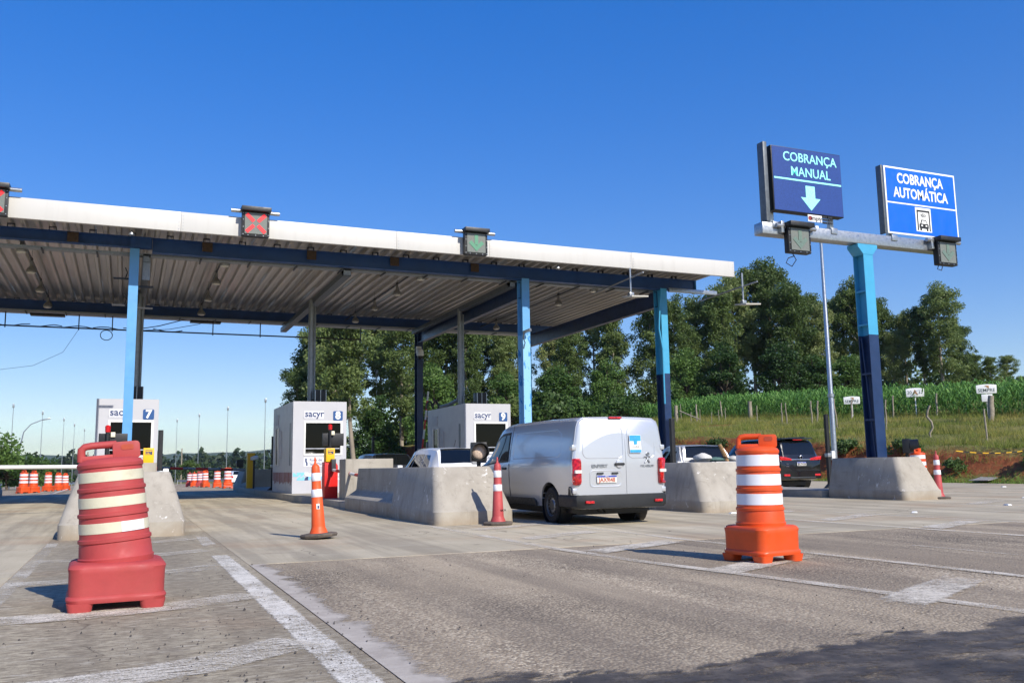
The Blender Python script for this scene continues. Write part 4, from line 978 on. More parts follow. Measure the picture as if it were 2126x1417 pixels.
class Shell:
    """stations: (y, z_bottom, w_low, w_belt, z_belt, w_roof, z_roof, roundness)"""
    def __init__(s, st): s.st = st
    def at(s, y):
        st = s.st
        if y <= st[0][0]: return st[0]
        if y >= st[-1][0]: return st[-1]
        lo, hi = 0., float(len(st)-1)
        for _ in range(40):
            m = (lo+hi)/2
            if catmull(st, m)[0] < y: lo = m
            else: hi = m
        return catmull(st, lo)
    def half(s, P):
        y, zb, wl, wb, zt, wr, zr, ro = P
        return [(0, zb), (wl*.8, zb), (wl*.97, zb+.04), (wl+.0, zb+.12), (wl*.35+wb*.65+.006, zb*.55+zt*.45), (wb, zt-.14), (wb-.006, zt-.03), (wb-.02, zt+.01),
                (wb*.5+wr*.5-.004, (zt+zr-ro)/2), (wr, zr-ro), (wr-ro*.22, zr-ro*.45), (wr-ro*.75, zr-ro*.13), (wr*.55, zr-.012), (0, zr)]
    def side(s, y, t):
        P = s.at(y); a, b, c = s.half(P)[7], s.half(P)[8], s.half(P)[9]
        return (a[0]+(b[0]-a[0])*t*2, a[1]+(b[1]-a[1])*t*2) if t < .5 else (b[0]+(c[0]-b[0])*(t*2-1), b[1]+(c[1]-b[1])*(t*2-1))
    def mesh(s, sub=4):
        b = MB(); n = (len(s.st)-1)*sub; rs = []
        for i in range(n+1):
            P = catmull(s.st, i/sub) if 0 < i < n else s.st[0 if i == 0 else -1]
            h = s.half(P); rs.append([(x, P[0], z) for x, z in h] + [(-x, P[0], z) for x, z in h[-2:0:-1]])
        return b.rings(rs)
    def window(s, quad_, sgn, off=.006, n=8):
        """quad_: (y_bottom_rear, y_bottom_front, y_top_rear, y_top_front, t0, t1) on one flank"""
        a, b_, c, d, t0, t1 = quad_; v = MB(); m = 4
        for j in range(m+1):
            for i in range(n+1):
                u = i/n; w = j/m; y = (a+(b_-a)*u)*(1-w)+(c+(d-c)*u)*w; x, z = s.side(y, t0+(t1-t0)*w)
                v.v.append((sgn*(x+off), y, z))
        v.f = [(j*(n+1)+i, j*(n+1)+i+1, (j+1)*(n+1)+i+1, (j+1)*(n+1)+i) for j in range(m) for i in range(n)]
        return v
    def top(s, y0, y1, f0, f1, off=.006, n=8, m=5, drop=.0):
        v = MB()
        for j in range(m+1):
            y = y0+(y1-y0)*j/m; h = s.half(s.at(y)); wmax = h[11][0]*(f0+(f1-f0)*j/m)
            for i in range(n+1):
                x = wmax*(2*i/n-1); ax = abs(x)
                z = h[13][1]+(h[12][1]-h[13][1])*min(1, ax/h[12][0]) if ax <= h[12][0] else h[12][1]+(h[11][1]-h[12][1])*(ax-h[12][0])/max(1e-5, h[11][0]-h[12][0])
                v.v.append((x, y-off*.6, z+off))
        v.f = [(j*(n+1)+i, j*(n+1)+i+1, (j+1)*(n+1)+i+1, (j+1)*(n+1)+i) for j in range(m) for i in range(n)]
        return v
def cut_arches(o, arches, hw):
    cs = []
    for y, z, r_ in arches:
        for sg in (-1, 1):
            c = MB().cyl((sg*(hw-.28), y, z), (sg*(hw+.3), y, z), r_, n=32).build('cutter', None, None)
            c.location = (0, 0, 0); cs.append(c)
            m = o.modifiers.new('b', 'BOOLEAN'); m.operation = 'DIFFERENCE'; m.object = c; m.solver = 'EXACT'
    par = o.parent; loc = o.location.copy(); o.parent = None; o.location = (0, 0, 0)
    bpy.context.view_layer.update()
    dg = bpy.context.evaluated_depsgraph_get(); me = bpy.data.meshes.new_from_object(o.evaluated_get(dg))
    o.modifiers.clear(); o.data = me; o.parent = par; o.location = loc
    for c in cs: bpy.data.objects.remove(c)
    me.polygons.foreach_set('use_smooth', [True]*len(me.polygons)); me.set_sharp_from_angle(angle=R(32))
def wheel(parent, x, y, r_, sg, style='steel', w=.2):
    ty = MB().lathe([(r_*.62, -w/2), (r_*.9, -w/2), (r_*.985, -w*.38), (r_, -w*.2), (r_, w*.2), (r_*.985, w*.38), (r_*.9, w/2), (r_*.62, w/2)], 32, axis='x', caps=False)
    wh = empty('wheel', (x, y, r_)); wh.parent = parent
    ty.build('tyre', TYRE, wh, smooth=40)
    s = sg; rim = MB()
    rim.lathe([(r_*.66, s*w*.5), (r_*.63, s*w*.46), (r_*.6, s*w*.2), (r_*.5, s*w*.3), (r_*.3, s*w*.34), (r_*.26, s*w*.42), (r_*.02, s*w*.43)], 28, axis='x', caps=False)
    rim.build('rim', RIM, wh, smooth=40)
    b = MB(); n = 14 if style == 'steel' else 5
    for i in range(n):
        t = 2*math.pi*i/n; rr = r_*.47; hw_ = .02 if style == 'steel' else .05
        b.obox((s*w*.335, rr*math.cos(t), rr*math.sin(t)), (.03, hw_*2, hw_*2.4), (t, 0, 0))
    b.build('rim_opening', BLACK, wh, bevel=.006)
    if style == 'steel': MB().cyl((s*w*.43, 0, 0), (s*w*.45, 0, 0), r_*.27, n=20).build('hub_cap', DARKG, wh)
    return wh
def vehicle(name, loc, label, cat, stations, paint, arches, hw, wr, style, scale=1., rz=0.):
    r = empty(name, loc, rz, label, cat); r.scale = (scale,)*3
    sh = Shell(stations); body = sh.mesh().build('body', paint, r, smooth=32)
    cut_arches(body, [(y, z, r_) for y, z, r_ in arches], hw)
    for y, z, r_ in arches:
        for sg in (-1, 1):
            MB().lathe([(r_*1.0, sg*(hw-.05)), (r_*.99, sg*(hw-.3)), (.02, sg*(hw-.3))], 24, (0, y, z), 'x', caps=False).build('wheel_well', BLACK, r)
            wheel(r, sg*(hw-.14), y, wr, sg, style)
    MB().box(-hw+.3, hw-.3, .5, stations[-1][0]-.4, .16, .3).build('underbody', BLACK, r)
    return r, sh
def plate_sign(parent, x, y, z, txt, w=.4, h=.13, ink=None, blue=True):
    p = MB().box(x-w/2, x+w/2, y-.012, y, z-h/2, z+h/2).build('number_plate', PLATE, parent, bevel=.003)
    if blue: MB().box(x-w/2+.004, x+w/2-.004, y-.015, y-.0125, z+h/2-.032, z+h/2-.004).build('plate_header', PBLUE, p); text('BRASIL', .022, SWH, p, (x, y-.017, z+h/2-.018))
    text(txt, .105, ink or PRED, p, (x, y-.0145, z-.016), bold=.002, sx=.92)
    return p

# --- silver delivery van
VS = [(.06, .36, .86, .91, 1.12, .80, 1.86, .14), (.09, .3, .90, .95, 1.14, .845, 1.90, .17), (.2, .27, .915, .965, 1.15, .86, 1.925, .19), (1.2, .26, .92, .97, 1.15, .865, 1.94, .19), (2.6, .26, .92, .97, 1.14, .865, 1.94, .19),
      (3.1, .26, .92, .965, 1.12, .86, 1.935, .19), (3.45, .26, .92, .965, 1.11, .845, 1.90, .18), (3.8, .26, .92, .965, 1.09, .81, 1.78, .18), (4.25, .26, .915, .955, 1.06, .765, 1.5, .16), (4.65, .26, .91, .94, 1.03, .74, 1.22, .12), (4.9, .27, .89, .90, .92, .80, 1.06, .1), (5.15, .28, .84, .84, .8, .72, .92, .12), (5.3, .32, .72, .72, .66, .6, .74, .1)]
van, vsh = vehicle('delivery_van', (7.66, 13.25, 0), 'silver panel van with closed rear doors driving into the toll lane', 'van', VS, SILV, [(1.02, .34, .41), (4.4, .34, .41)], .965, .33, 'steel', .935)
# rear doors: outline follows the tail, split right of the middle
def door(x0, x1, name):
    def wx(z): 
        return .872 if z < 1.1 else .872-(z-1.1)*.125
    pts = []
    zs = [.5, .56, .8, 1.0, 1.15, 1.4, 1.6, 1.72, 1.8, 1.845, 1.86]
    def cl(x, z):
        m = wx(z) - (0 if z < 1.72 else (z-1.72)**1.6*2.6) - (.05 if z < .52 else 0)
        return max(-m, min(m, x))
    L_ = [(cl(x0, z), z) for z in zs]; R_ = [(cl(x1, z), z) for z in zs]
    b = MB(); rows = []
    for (xa, z), (xb, _) in zip(L_, R_):
        n = 8; y = .035+max(0, z-1.12)*.05
        rows.append([(xa+(xb-xa)*i/n, y+.02*((xa+(xb-xa)*i/n)/.87)**2, z) for i in range(n+1)])
    b.rings([r_ for r_ in rows], False, False, closed=False)
    nv = len(b.v); b.v += [(p[0], p[1]+.05, p[2]) for p in b.v]; 
    m = len(rows); n = 9; f2 = [tuple(i+nv for i in reversed(q)) for q in b.f]; b.f += f2
    ed = [i for i in range(n)]+[j*n+n-1 for j in range(1, m)]+[(m-1)*n+i for i in range(n-2, -1, -1)]+[j*n for j in range(m-2, 0, -1)]
    for i in range(len(ed)): a, c = ed[i], ed[(i+1) % len(ed)]; b.f.append((a, c, c+nv, a+nv))
    return b.build(name, SILV, van, smooth=40)
dl = door(-.9, .116, 'rear_door'); drr = door(.124, .9, 'rear_door')
def emboss(x0, x1, z0, z1, r_, d=.004, par=dl, inward=False, name='door_panel'):
    rs = []
    for s, y in (((0, .0), (.02, -d)) if not inward else ((0, -.006), (.012, -.010), (.03, .004))):
        rs.append([(x, .035+y+max(0, z-1.12)*.05+.02*(x/.87)**2, z) for x, z in rrect(x0+s, x1-s, z0+s, z1-s, r_, 4)])
    return MB().rings(rs, False, True).build(name, SILV, par, smooth=50)
for x0_, x1_, p_ in ((-.74, .07, dl), (.17, .74, drr)):
    lp_ = [(x, .035+max(0, z-1.12)*.05+.02*(x/.87)**2, z) for x, z in rrect(x0_, x1_, 1.17, 1.73, .1, 5)]
    MB().tube(lp_+[lp_[0]], .0075, 5).build('pressed_outline', SILV, p_)
emboss(-.62, .02, .66, .96, .06, inward=True, name='plate_recess')
plate_sign(van, -.29, .024, .8, 'JAX9I48')
for x in (-.42, -.12): MB().box(x-.06, x+.06, .0, .03, .885, .92).build('plate_lamp', DARKG, van, bevel=.006)
MB().prism(rrect(-.12, .08, 1.035, 1.085, .024), .0, .03, 'xz').build('door_handle', TRIM, van, bevel=.008)
MB().lathe([(.075, .03), (.07, .01), (.05, .006)], 16, (-.02, 0, 1.065), axis='y').build('handle_cup', SILV, van)
text('EXPERT', .075, GREYP, van, (-.42, .03, 1.03), bold=.003, sx=1.25); text('PEUGEOT', .055, GREYP, van, (.57, .037, 1.02), bold=.002, sx=1.2)
b = MB()   # standing animal emblem as plain strokes
for pts in ([(.45, 1.13), (.5, 1.2), (.52, 1.26), (.48, 1.29)], [(.5, 1.2), (.55, 1.13)], [(.5, 1.22), (.45, 1.24), (.43, 1.22)], [(.52, 1.26), (.56, 1.23)], [(.49, 1.29), (.53, 1.31), (.55, 1.28)]):
    b.tube([(x+.07, .028+max(0, z-1.17)*.05, z-.05) for x, z in pts], .011, 6)
b.build('emblem', GALV, van)
for sg, x in ((-1, -.1), (1, .1)): pass
for sg in (-1, 1):
    L_ = MB(); rs = []
    for y, s in ((.1, 0), (.02, 0), (-.012, .03)):
        rs.append([(sg*x, y+(.10 if x > .93 else 0), z) for x, z in rrect(.80+s*.4, .95-s*.2, .70+s, 1.17-s, .04, 3)])
    L_.rings(rs); tl = L_.build('tail_lamp', LAMPR, van, smooth=50)
    MB().prism(rrect(min(sg*.805, sg*.935), max(sg*.805, sg*.935), .91, .965, .01), -.02, .02, 'xz').build('reversing_lens', CLEAR, tl)
    for z in (.6, 1.36): MB().box(min(sg*.87, sg*.955), max(sg*.87, sg*.955), .05, .16, z-.045, z+.045).build('hinge', SILV, van, bevel=.012)
MB().prism(rrect(-.2, .06, 1.878, 1.908, .013), .03, .1, 'xz').build('brake_light', LAMPR, van, bevel=.004)
rs = []   # wraparound bumper
for z, k_ in ((.3, .93), (.33, .975), (.44, .985), (.5, .985), (.53, .96)):
    rs.append([(x*k_, y*k_+.0 if y < .1 else y, z) for x, y in [(-.98, .62), (-.98, .12), (-.93, .0), (-.78, -.07), (-.4, -.1), (0, -.11), (.4, -.1), (.78, -.07), (.93, 0), (.98, .12), (.98, .62), (.9, .62), (.9, .2), (0, .12), (-.9, .2), (-.9, .62)]])
MB().rings(rs).build('bumper', TRIM, van, smooth=40)
for sg in (-1, 1):
    MB().prism([(.08, .53), (.13, .66), (.17, .68), (.2, .53)], min(sg*.95, sg*.985), max(sg*.95, sg*.985), 'yz').build('bumper_corner', TRIM, van, bevel=.006)
    MB().box(sg*.7-.08, sg*.7+.08, -.108, -.06, .385, .43).build('reflector', LAMPR, van, bevel=.006)
    MB().prism([(1.6, .3), (3.85, .3), (3.85, .44), (1.75, .44), (1.65, .4)], min(sg*.93, sg*.955), max(sg*.93, sg*.955), 'yz').build('side_skirt', TRIM, van, bevel=.006)
    vsh.window((3.02, 4.6, 3.0, 3.72, .07, .9), sg, .009).build('side_window', CGL, van, fix=False)
    b = vsh.window((2.96, 4.7, 2.95, 3.8, .0, .99), sg, .004); b.build('window_surround', TRIM, van, fix=False)
    MB().prism(rrect(min(sg*.98, sg*1.2), max(sg*.98, sg*1.2), 1.1, 1.3, .05), 4.4, 4.5, 'xz').build('mirror', TRIM if sg > 0 else SILV, van, bevel=.02)
    MB().box(min(sg*.955, sg*.985), max(sg*.955, sg*.985), 3.05, 3.25, .98, 1.03).build('side_handle', TRIM, van, bevel=.01)
    g_ = MB().tube([(sg*(vsh.side(y, t)[0]+.001), y, vsh.side(y, t)[1]) for y, t in ((2.9, .0), (2.9, .3), (2.88, .6), (2.86, .9))]+[(sg*.84, 2.86, 1.86)], .006, 5); g_.build('door_seam', DARKG, van)
    g_ = MB().tube([(sg*.969, 2.9, 1.1), (sg*.965, 2.9, .8), (sg*.94, 2.9, .45)], .006, 5); g_.build('door_seam', DARKG, van)
    # pressed panel outline on the flank
    pts = [(1.0, .08), (2.7, .08), (2.75, .2), (2.68, .86), (2.6, .92), (.75, .92), (.6, .8), (.55, .2), (.65, .08), (1.0, .08)]
    MB().tube([(sg*(vsh.side(y, t)[0]-.002), y, vsh.side(y, t)[1]) for y, t in pts], .007, 5).build('panel_crease', SILV, van)
vsh.top(3.75, 4.65, 1.0, 1.0).build('windscreen', CGL, van, fix=False)
MB().box(-.8, .8, .4, 3.2, .2, .34).build('chassis', BLACK, van); MB().tube([(-.35, .3, .24), (-.35, .15, .22), (-.3, .1, .2), (-.25, .16, .2), (-.25, .25, .24)], .014, 6).build('tow_hook', BLACK, van)
sk = MB().box(.2, .44, .018, .03, 1.26, 1.58); sk.v = [(x, y+max(0, z-1.12)*.05-.012, z) for x, y, z in sk.v]; sk = sk.build('sticker', SWH, van)
SKB = plain('sticker_blue', '#2a9ad0', .5)
for za, zb in ((1.47, 1.575), (1.265, 1.315)):
    q_ = MB().box(.205, .435, .0, .012, za, zb); q_.v = [(x, y+max(0, z-1.12)*.05+.001, z) for x, y, z in q_.v]; q_.build('sticker_band', SKB, van)
q_ = MB().prism(rrect(.29, .355, 1.41, 1.475, .01), .0, .01, 'xz').tube([(.3, .012, 1.475), (.3, .012, 1.51), (.322, .012, 1.525), (.345, .012, 1.51), (.345, .012, 1.475)], .008, 5); q_.v = [(x, y+.012, z) for x, y, z in q_.v]; q_.build('padlock', SKB, van)
text('Omnilink', .05, INK, van, (.32, .018, 1.37), sx=.9)

# --- other vehicles in the queue
def hatch(name, loc, label, paint, scale=1., L=4.2, Hh=1.52, cat='car', glassf=.94, rails=False, rz=0.):
    st = [(.0, .34, .74, .80, .78, .72, .88, .07), (.05, .28, .80, .855, .9, .74, 1.0, .08), (.18, .24, .83, .87, .93, .70, 1.18, .09), (.42, .22, .84, .87, .94, .66, Hh-.09, .12), (.62, .22, .84, .87, .94, .655, Hh-.035, .13), (1.3, .2, .84, .875, .93, .66, Hh, .13), (2.2, .2, .84, .875, .92, .65, Hh-.01, .13), (2.7, .2, .84, .87, .9, .63, Hh-.12, .13), (3.25, .2, .84, .86, .88, .60, 1.06, .1), (3.5, .21, .83, .84, .82, .68, .95, .08), (L-.15, .24, .74, .74, .7, .6, .82, .08), (L, .3, .6, .6, .55, .5, .66, .06)]
    r, sh = vehicle(name, loc, label, cat, st, paint, [(.85, .31, .37), (3.35, .31, .37)], .86, .3, 'alloy', scale, rz)
    sh.top(.12, .5, .98, .95).build('rear_window', CGL, r, fix=False); sh.top(2.3, 3.2, .98, .98).build('windscreen', CGL, r, fix=False)
    for sg in (-1, 1):
        sh.window((.62, 1.25, .78, 1.2, .12, .86), sg).build('quarter_window', CGL, r, fix=False)
        sh.window((1.3, 2.1, 1.27, 2.05, .1, .9), sg).build('side_window', CGL, r, fix=False); sh.window((2.16, 3.05, 2.1, 2.5, .1, .9), sg).build('side_window', CGL, r, fix=False)
        MB().prism(rrect(min(sg*.6, sg*.83), max(sg*.6, sg*.83), .74, .98, .04), -.01, .16, 'xz').build('tail_lamp', LAMPR, r, bevel=.015)
        MB().box(min(sg*.88, sg*1.03), max(sg*.88, sg*1.03), 2.75, 2.87, .93, 1.07).build('mirror', paint, r, bevel=.03)
    MB().prism(rrect(-.28, .28, Hh-.075, Hh-.05, .01), .5, .56, 'xz').build('brake_light', LAMPR, r)
    MB().box(-.82, .82, -.04, .2, .3, .5).build('bumper', paint, r, bevel=.04); MB().box(-.78, .78, -.05, .1, .22, .3).build('lower_bumper', TRIM, r, bevel=.02)
    plate_sign(r, 0, -.003, .72, 'IWB2C71', blue=True)
    MB().tube([(0, .9, Hh), (0, .75, Hh+.18)], .008, 5).build('aerial', BLACK, r)
    return r
hatch('hatchback', (7.95, 21.6, 0), 'white hatchback with red tail lights ahead of the van', WHC, .98, Hh=1.53)
hatch('hatchback', (8.0, 28.3, 0), 'dark grey hatchback at booth nine, only its roof showing', GRYC, .98, Hh=1.5)
hatch('hatchback', (11.6, 104, zbase(104)), 'small white hatchback driving away beyond the drums', WHC, 1.0, rz=R(4))
# black SUV
ST = [(.0, .5, .80, .86, 1.0, .76, 1.08, .07), (.04, .42, .86, .91, 1.05, .76, 1.2, .08), (.14, .36, .88, .925, 1.08, .73, 1.55, .1), (.26, .34, .89, .93, 1.09, .72, 1.74, .11), (.55, .33, .89, .93, 1.09, .71, 1.80, .13), (1.6, .32, .89, .93, 1.08, .71, 1.83, .13), (2.5, .32, .89, .93, 1.07, .69, 1.8, .13), (2.95, .32, .89, .925, 1.06, .66, 1.64, .13), (3.45, .32, .89, .92, 1.04, .66, 1.24, .1), (3.7, .33, .88, .9, 1.0, .74, 1.12, .08), (4.55, .36, .82, .82, .9, .68, 1.0, .08), (4.75, .42, .7, .7, .75, .58, .84, .06)]
suv, ssh = vehicle('suv', (21.2, 24.5, 0), 'black SUV in the right lane past the sign gantry', 'car', ST, BLKC, [(.95, .4, .45), (3.7, .4, .45)], .92, .38, 'alloy', .97)
ssh.top(.055, .24, 1.0, .96, off=.01).build('rear_window', CGL, suv, fix=False); ssh.top(2.55, 3.4, .98, .98).build('windscreen', CGL, suv, fix=False)
MB().box(-.68, .68, .12, .5, 1.79, 1.83).build('spoiler', BLKC, suv, bevel=.015); MB().box(-.2, .2, .1, .13, 1.755, 1.775).build('brake_light', LAMPR, suv)
CHR = plain('chrome_strip', '#d0d2d6', .12, .95, var=.04)
MB().box(-.42, .42, -.025, .03, 1.055, 1.09).build('chrome_strip', CHR, suv, bevel=.008)
for sg in (-1, 1):
    MB().prism([(sg*.4, 1.04), (sg*.9, 1.06), (sg*.92, 1.19), (sg*.7, 1.17), (sg*.4, 1.1)], -.02, .14, 'xz').build('tail_lamp', LAMPR, suv, bevel=.01)
    MB().box(min(sg*.55, sg*.8), max(sg*.55, sg*.8), -.07, -.02, .5, .57).build('reflector', LAMPR, suv, bevel=.008)
    ssh.window((.5, 1.2, .62, 1.15, .12, .88), sg).build('quarter_window', CGL, suv, fix=False); ssh.window((1.26, 2.1, 1.22, 2.05, .1, .9), sg).build('side_window', CGL, suv, fix=False); ssh.window((2.16, 3.2, 2.1, 2.75, .1, .9), sg).build('side_window', CGL, suv, fix=False)
    MB().box(min(sg*.92, sg*1.1), max(sg*.92, sg*1.1), 2.85, 3.0, 1.08, 1.28).build('mirror', BLKC, suv, bevel=.04)
    MB().cyl((sg*.66, .5, 1.86), (sg*.64, 2.4, 1.86), .02, n=6).build('roof_rail', DARKG, suv)
MB().rings([[(x, y, z) for x, y in [(-.92, .3), (-.9, .02), (-.7, -.06), (0, -.09), (.7, -.06), (.9, .02), (.92, .3)]] for z in (.4, .46, .6, .68)]).build('bumper', BLKC, suv, smooth=40)
MB().box(-.55, .55, -.1, -.02, .42, .47).build('skid_plate', DARKG, suv, bevel=.01); MB().cyl((.05, .55, .42), (.05, .9, .42), .33, n=20).build('spare_wheel', BLACK, suv)
pn = plate_sign(suv, .02, -.012, .92, 'JBU7H38', ink=plain('plate_black', '#23232a', .5))
MB().lathe([(.07, -.012), (.055, -.02), (.05, -.012)], 18, (.02, -.012, 1.15), 'y').build('emblem', CHR, suv)
text('SRX', .05, CHR, suv, (-.6, -.02, .92), bold=.003); text('TURBO', .04, CHR, suv, (-.6, -.02, .84), bold=.003)
# silver pickup with a load
PS = [(.0, .36, .78, .82, .78, .80, .86, .03), (.04, .3, .82, .85, .85, .83, .965, .03), (1.0, .26, .83, .86, .88, .84, .985, .03), (1.52, .25, .83, .86, .9, .84, 1.0, .03), (1.56, .25, .83, .865, .93, .70, 1.1, .06), (1.68, .25, .83, .865, .94, .655, 1.44, .1), (1.85, .25, .83, .865, .94, .65, 1.5, .13), (2.4, .25, .83, .865, .93, .645, 1.51, .13), (2.75, .25, .83, .86, .92, .62, 1.42, .13), (3.35, .25, .83, .85, .9, .6, 1.06, .09), (3.6, .26, .82, .83, .84, .68, .97, .07), (4.25, .3, .72, .72, .7, .6, .84, .07), (4.4, .36, .58, .58, .56, .48, .66, .05)]
pk, psh = vehicle('pickup', (14.35, 18.8, 0), 'pale silver pickup carrying a loaded bed, right of the navy post', 'pickup', PS, PSIL, [(.8, .32, .37), (3.4, .32, .37)], .85, .31, 'alloy', .98)
psh.top(1.575, 1.70, .97, .95, off=.012).build('rear_window', CGL, pk, fix=False); psh.top(2.6, 3.3, .98, .98).build('windscreen', CGL, pk, fix=False)
MB().box(-.72, .72, .1, 1.46, .992, 1.003).build('bed_opening', BLACK, pk)
for sg in (-1, 1):
    MB().box(min(sg*.76, sg*.845), max(sg*.76, sg*.845), .05, 1.55, .995, 1.03).build('bed_rail', PSIL, pk, bevel=.012)
    psh.window((1.95, 3.05, 1.9, 2.5, .1, .9), sg).build('side_window', CGL, pk, fix=False)
    MB().box(min(sg*.87, sg*1.02), max(sg*.87, sg*1.02), 2.75, 2.87, .96, 1.1).build('mirror', STUD, pk, bevel=.03)
    MB().tube([(sg*.8, 1.5, 1.02), (sg*.77, 1.62, 1.25), (sg*.69, 1.74, 1.45)], .025, 6).build('cab_frame', PSIL, pk)
    MB().prism(rrect(min(sg*.7, sg*.84), max(sg*.7, sg*.84), .6, .92, .03), -.012, .1, 'xz').build('tail_lamp', LAMPR, pk, bevel=.01)
MB().box(-.76, .76, .0, .05, .95, 1.03).build('tailgate_top', PSIL, pk, bevel=.012)
WOOD = plain('split_log', '#8d6f4c', .85, var=.35, scale=14); SACK = plain('sack_cloth', '#c9c6be', .9, var=.12, scale=9); TEAL = plain('faded_green_tarp', '#4d6a62', .7, var=.2, scale=6)
lg = empty('split_log', (14.62, 19.85, 1.0), 0, 'weathered log standing up out of the pickup bed', 'log'); MB().tube([(.1, 0, -.02), (.02, .02, .2), (-.1, .04, .46)], [.06, .062, .05], 9).build('trunk', WOOD, lg, smooth=0); MB().tube([(.1, -.03, .1), (.0, -.07, .12), (-.02, .04, .14)], .012, 5).build('strap', BLACK, lg)
def lump(name, loc, size, mat, label, cat, seed):
    q = random.Random(seed); r_ = empty(name, loc, q.random()*3, label, cat); b = MB(); rs = []
    for j in range(7):
        a = R(-80+j*26.6); ring = []
        for i in range(12):
            t = 2*math.pi*i/12; n_ = 1+.16*q.uniform(-1, 1); ring.append((size[0]*math.cos(a)*math.cos(t)*n_, size[1]*math.cos(a)*math.sin(t)*n_, size[2]*(math.sin(a)*n_+.9)))
        rs.append(ring)
    b.rings(rs).build('bundle', mat, r_, smooth=60); return r_
lump('sack', (14.05, 20.0, .985), (.2, .25, .13), SACK, 'white sack on the left of the pickup bed', 'sack', 1); lump('sack', (15.0, 19.9, .985), (.16, .2, .09), SACK, 'small pale sack at the right of the pickup bed', 'sack', 4)
lump('tool_box', (14.55, 20.05, .985), (.36, .2, .08), TEAL, 'faded green bundle in the middle of the pickup bed', 'bundle', 2)

# ------------------------------------------------------------------ vegetation
BARK = plain('eucalyptus_bark', '#8f8474', .85, var=.3, scale=1.2, dirt='#5a4f42', dirt_amt=.6); BARKD = plain('dark_bark', '#4a4036', .9, var=.25, scale=2)
LEU = mat_leaf('eucalyptus_leaf', [(.25, lin('#455a2c')), (.45, lin('#61753e')), (.62, lin('#7f8e54')), (.8, lin('#9ea36b'))], .42)
LBR = mat_leaf('broad_leaf', [(.25, lin('#2c4420')), (.5, lin('#48652e')), (.75, lin('#678440'))])
LBU = mat_leaf('bush_leaf', [(.25, lin('#344a22')), (.5, lin('#526a36')), (.75, lin('#778648'))])
def leaves_mesh(name, C_, S_, rng, mat, aspect=2.2, droop=.5, parent=None):
    n = len(C_); a = rng.normal(size=(n, 3)); a[:, 2] -= droop; a /= np.linalg.norm(a, axis=1)[:, None]
    t = rng.normal(size=(n, 3)); b = np.cross(a, t); b /= np.linalg.norm(b, axis=1)[:, None]
    S_ = S_[:, None]; V = np.stack([C_-a*S_, C_+b*S_/aspect, C_+a*S_, C_-b*S_/aspect], 1).reshape(-1, 3)
    me = bpy.data.meshes.new(name); me.vertices.add(4*n); me.vertices.foreach_set('co', V.astype(np.float32).ravel())
    me.loops.add(4*n); me.loops.foreach_set('vertex_index', np.arange(4*n, dtype=np.int32))
    me.polygons.add(n); me.polygons.foreach_set('loop_start', np.arange(0, 4*n, 4, dtype=np.int32)); me.polygons.foreach_set('loop_total', np.full(n, 4, np.int32))
    me.update(); me.validate(); me.materials.append(mat)
    o = bpy.data.objects.new(name, me); col.objects.link(o)
    if parent: o.parent = parent
    return o
def eucalypt(seed, h=17., spread=3.2, start=.28, per=230, leaf=.2):
    q = random.Random(seed); rng = np.random.default_rng(seed); r = empty('eucalyptus_tree', (0, 0, 0), 0, 'x', 'tree', 'eucalyptus stand behind the plaza')
    bend = [(q.uniform(-.5, .5), q.uniform(-.5, .5)) for _ in range(3)]
    def tp(u): return Vector((bend[0][0]*math.sin(u*3)+bend[1][0]*u*u, bend[0][1]*math.sin(u*3)+bend[1][1]*u*u, u*h*.96))
    b = MB(); b.tube([tp(i/11) for i in range(12)], [.24*(1-.85*i/11)+.02 for i in range(12)], 7)
    cs = []; nl = 26
    for i in range(nl):
        u = start+(1-start)*(i/nl)**.85+q.uniform(-.02, .02); u = min(u, .98); p = tp(u); az = i*2.4+q.uniform(-.5, .5)
        env = math.sin(math.pi*min(1, (u-start)/(1-start)*.82+.18))**.7
        ln = spread*(.45+.6*env)*q.uniform(.6, 1.15); el = R(q.uniform(25, 60)) if u < .8 else R(q.uniform(45, 80))
        d = Vector((math.cos(az)*math.cos(el), math.sin(az)*math.cos(el), math.sin(el)))
        m = p+d*ln*.5+Vector((0, 0, -.1)); e = p+d*ln+Vector((0, 0, .25*ln))
        b.tube([p, m, e], [.07*(1-u*.6), .045*(1-u*.5), .012], 4)
        for c, k_ in ((e, 1.), (m+(e-m)*.45, .8), (m, .55)):
            for _ in range(2): cs.append((c+Vector((q.gauss(0, .4), q.gauss(0, .4), q.gauss(0, .35))), k_*q.uniform(.55, 1.05)))
    for _ in range(8): cs.append((tp(1)+Vector((q.gauss(0, .7), q.gauss(0, .7), q.uniform(-.9, .5))), .8))
    b.build('trunk', BARK, r, smooth=60)
    P = []; S = []
    for c, k_ in cs:
        n = int(per*k_*k_+14); g_ = rng.normal(size=(n, 3)); g_ /= np.maximum(1e-6, np.linalg.norm(g_, axis=1))[:, None]; g_ *= (rng.random((n, 1))**.45)
        P.append(np.array(c)[None]+g_*np.array([[.95, .95, .78]])*k_*1.32); S.append(leaf*rng.uniform(.55, 1.15, n))
    leaves_mesh('crown', np.concatenate(P), np.concatenate(S), rng, LEU, 2.1, .55, r)
    return r
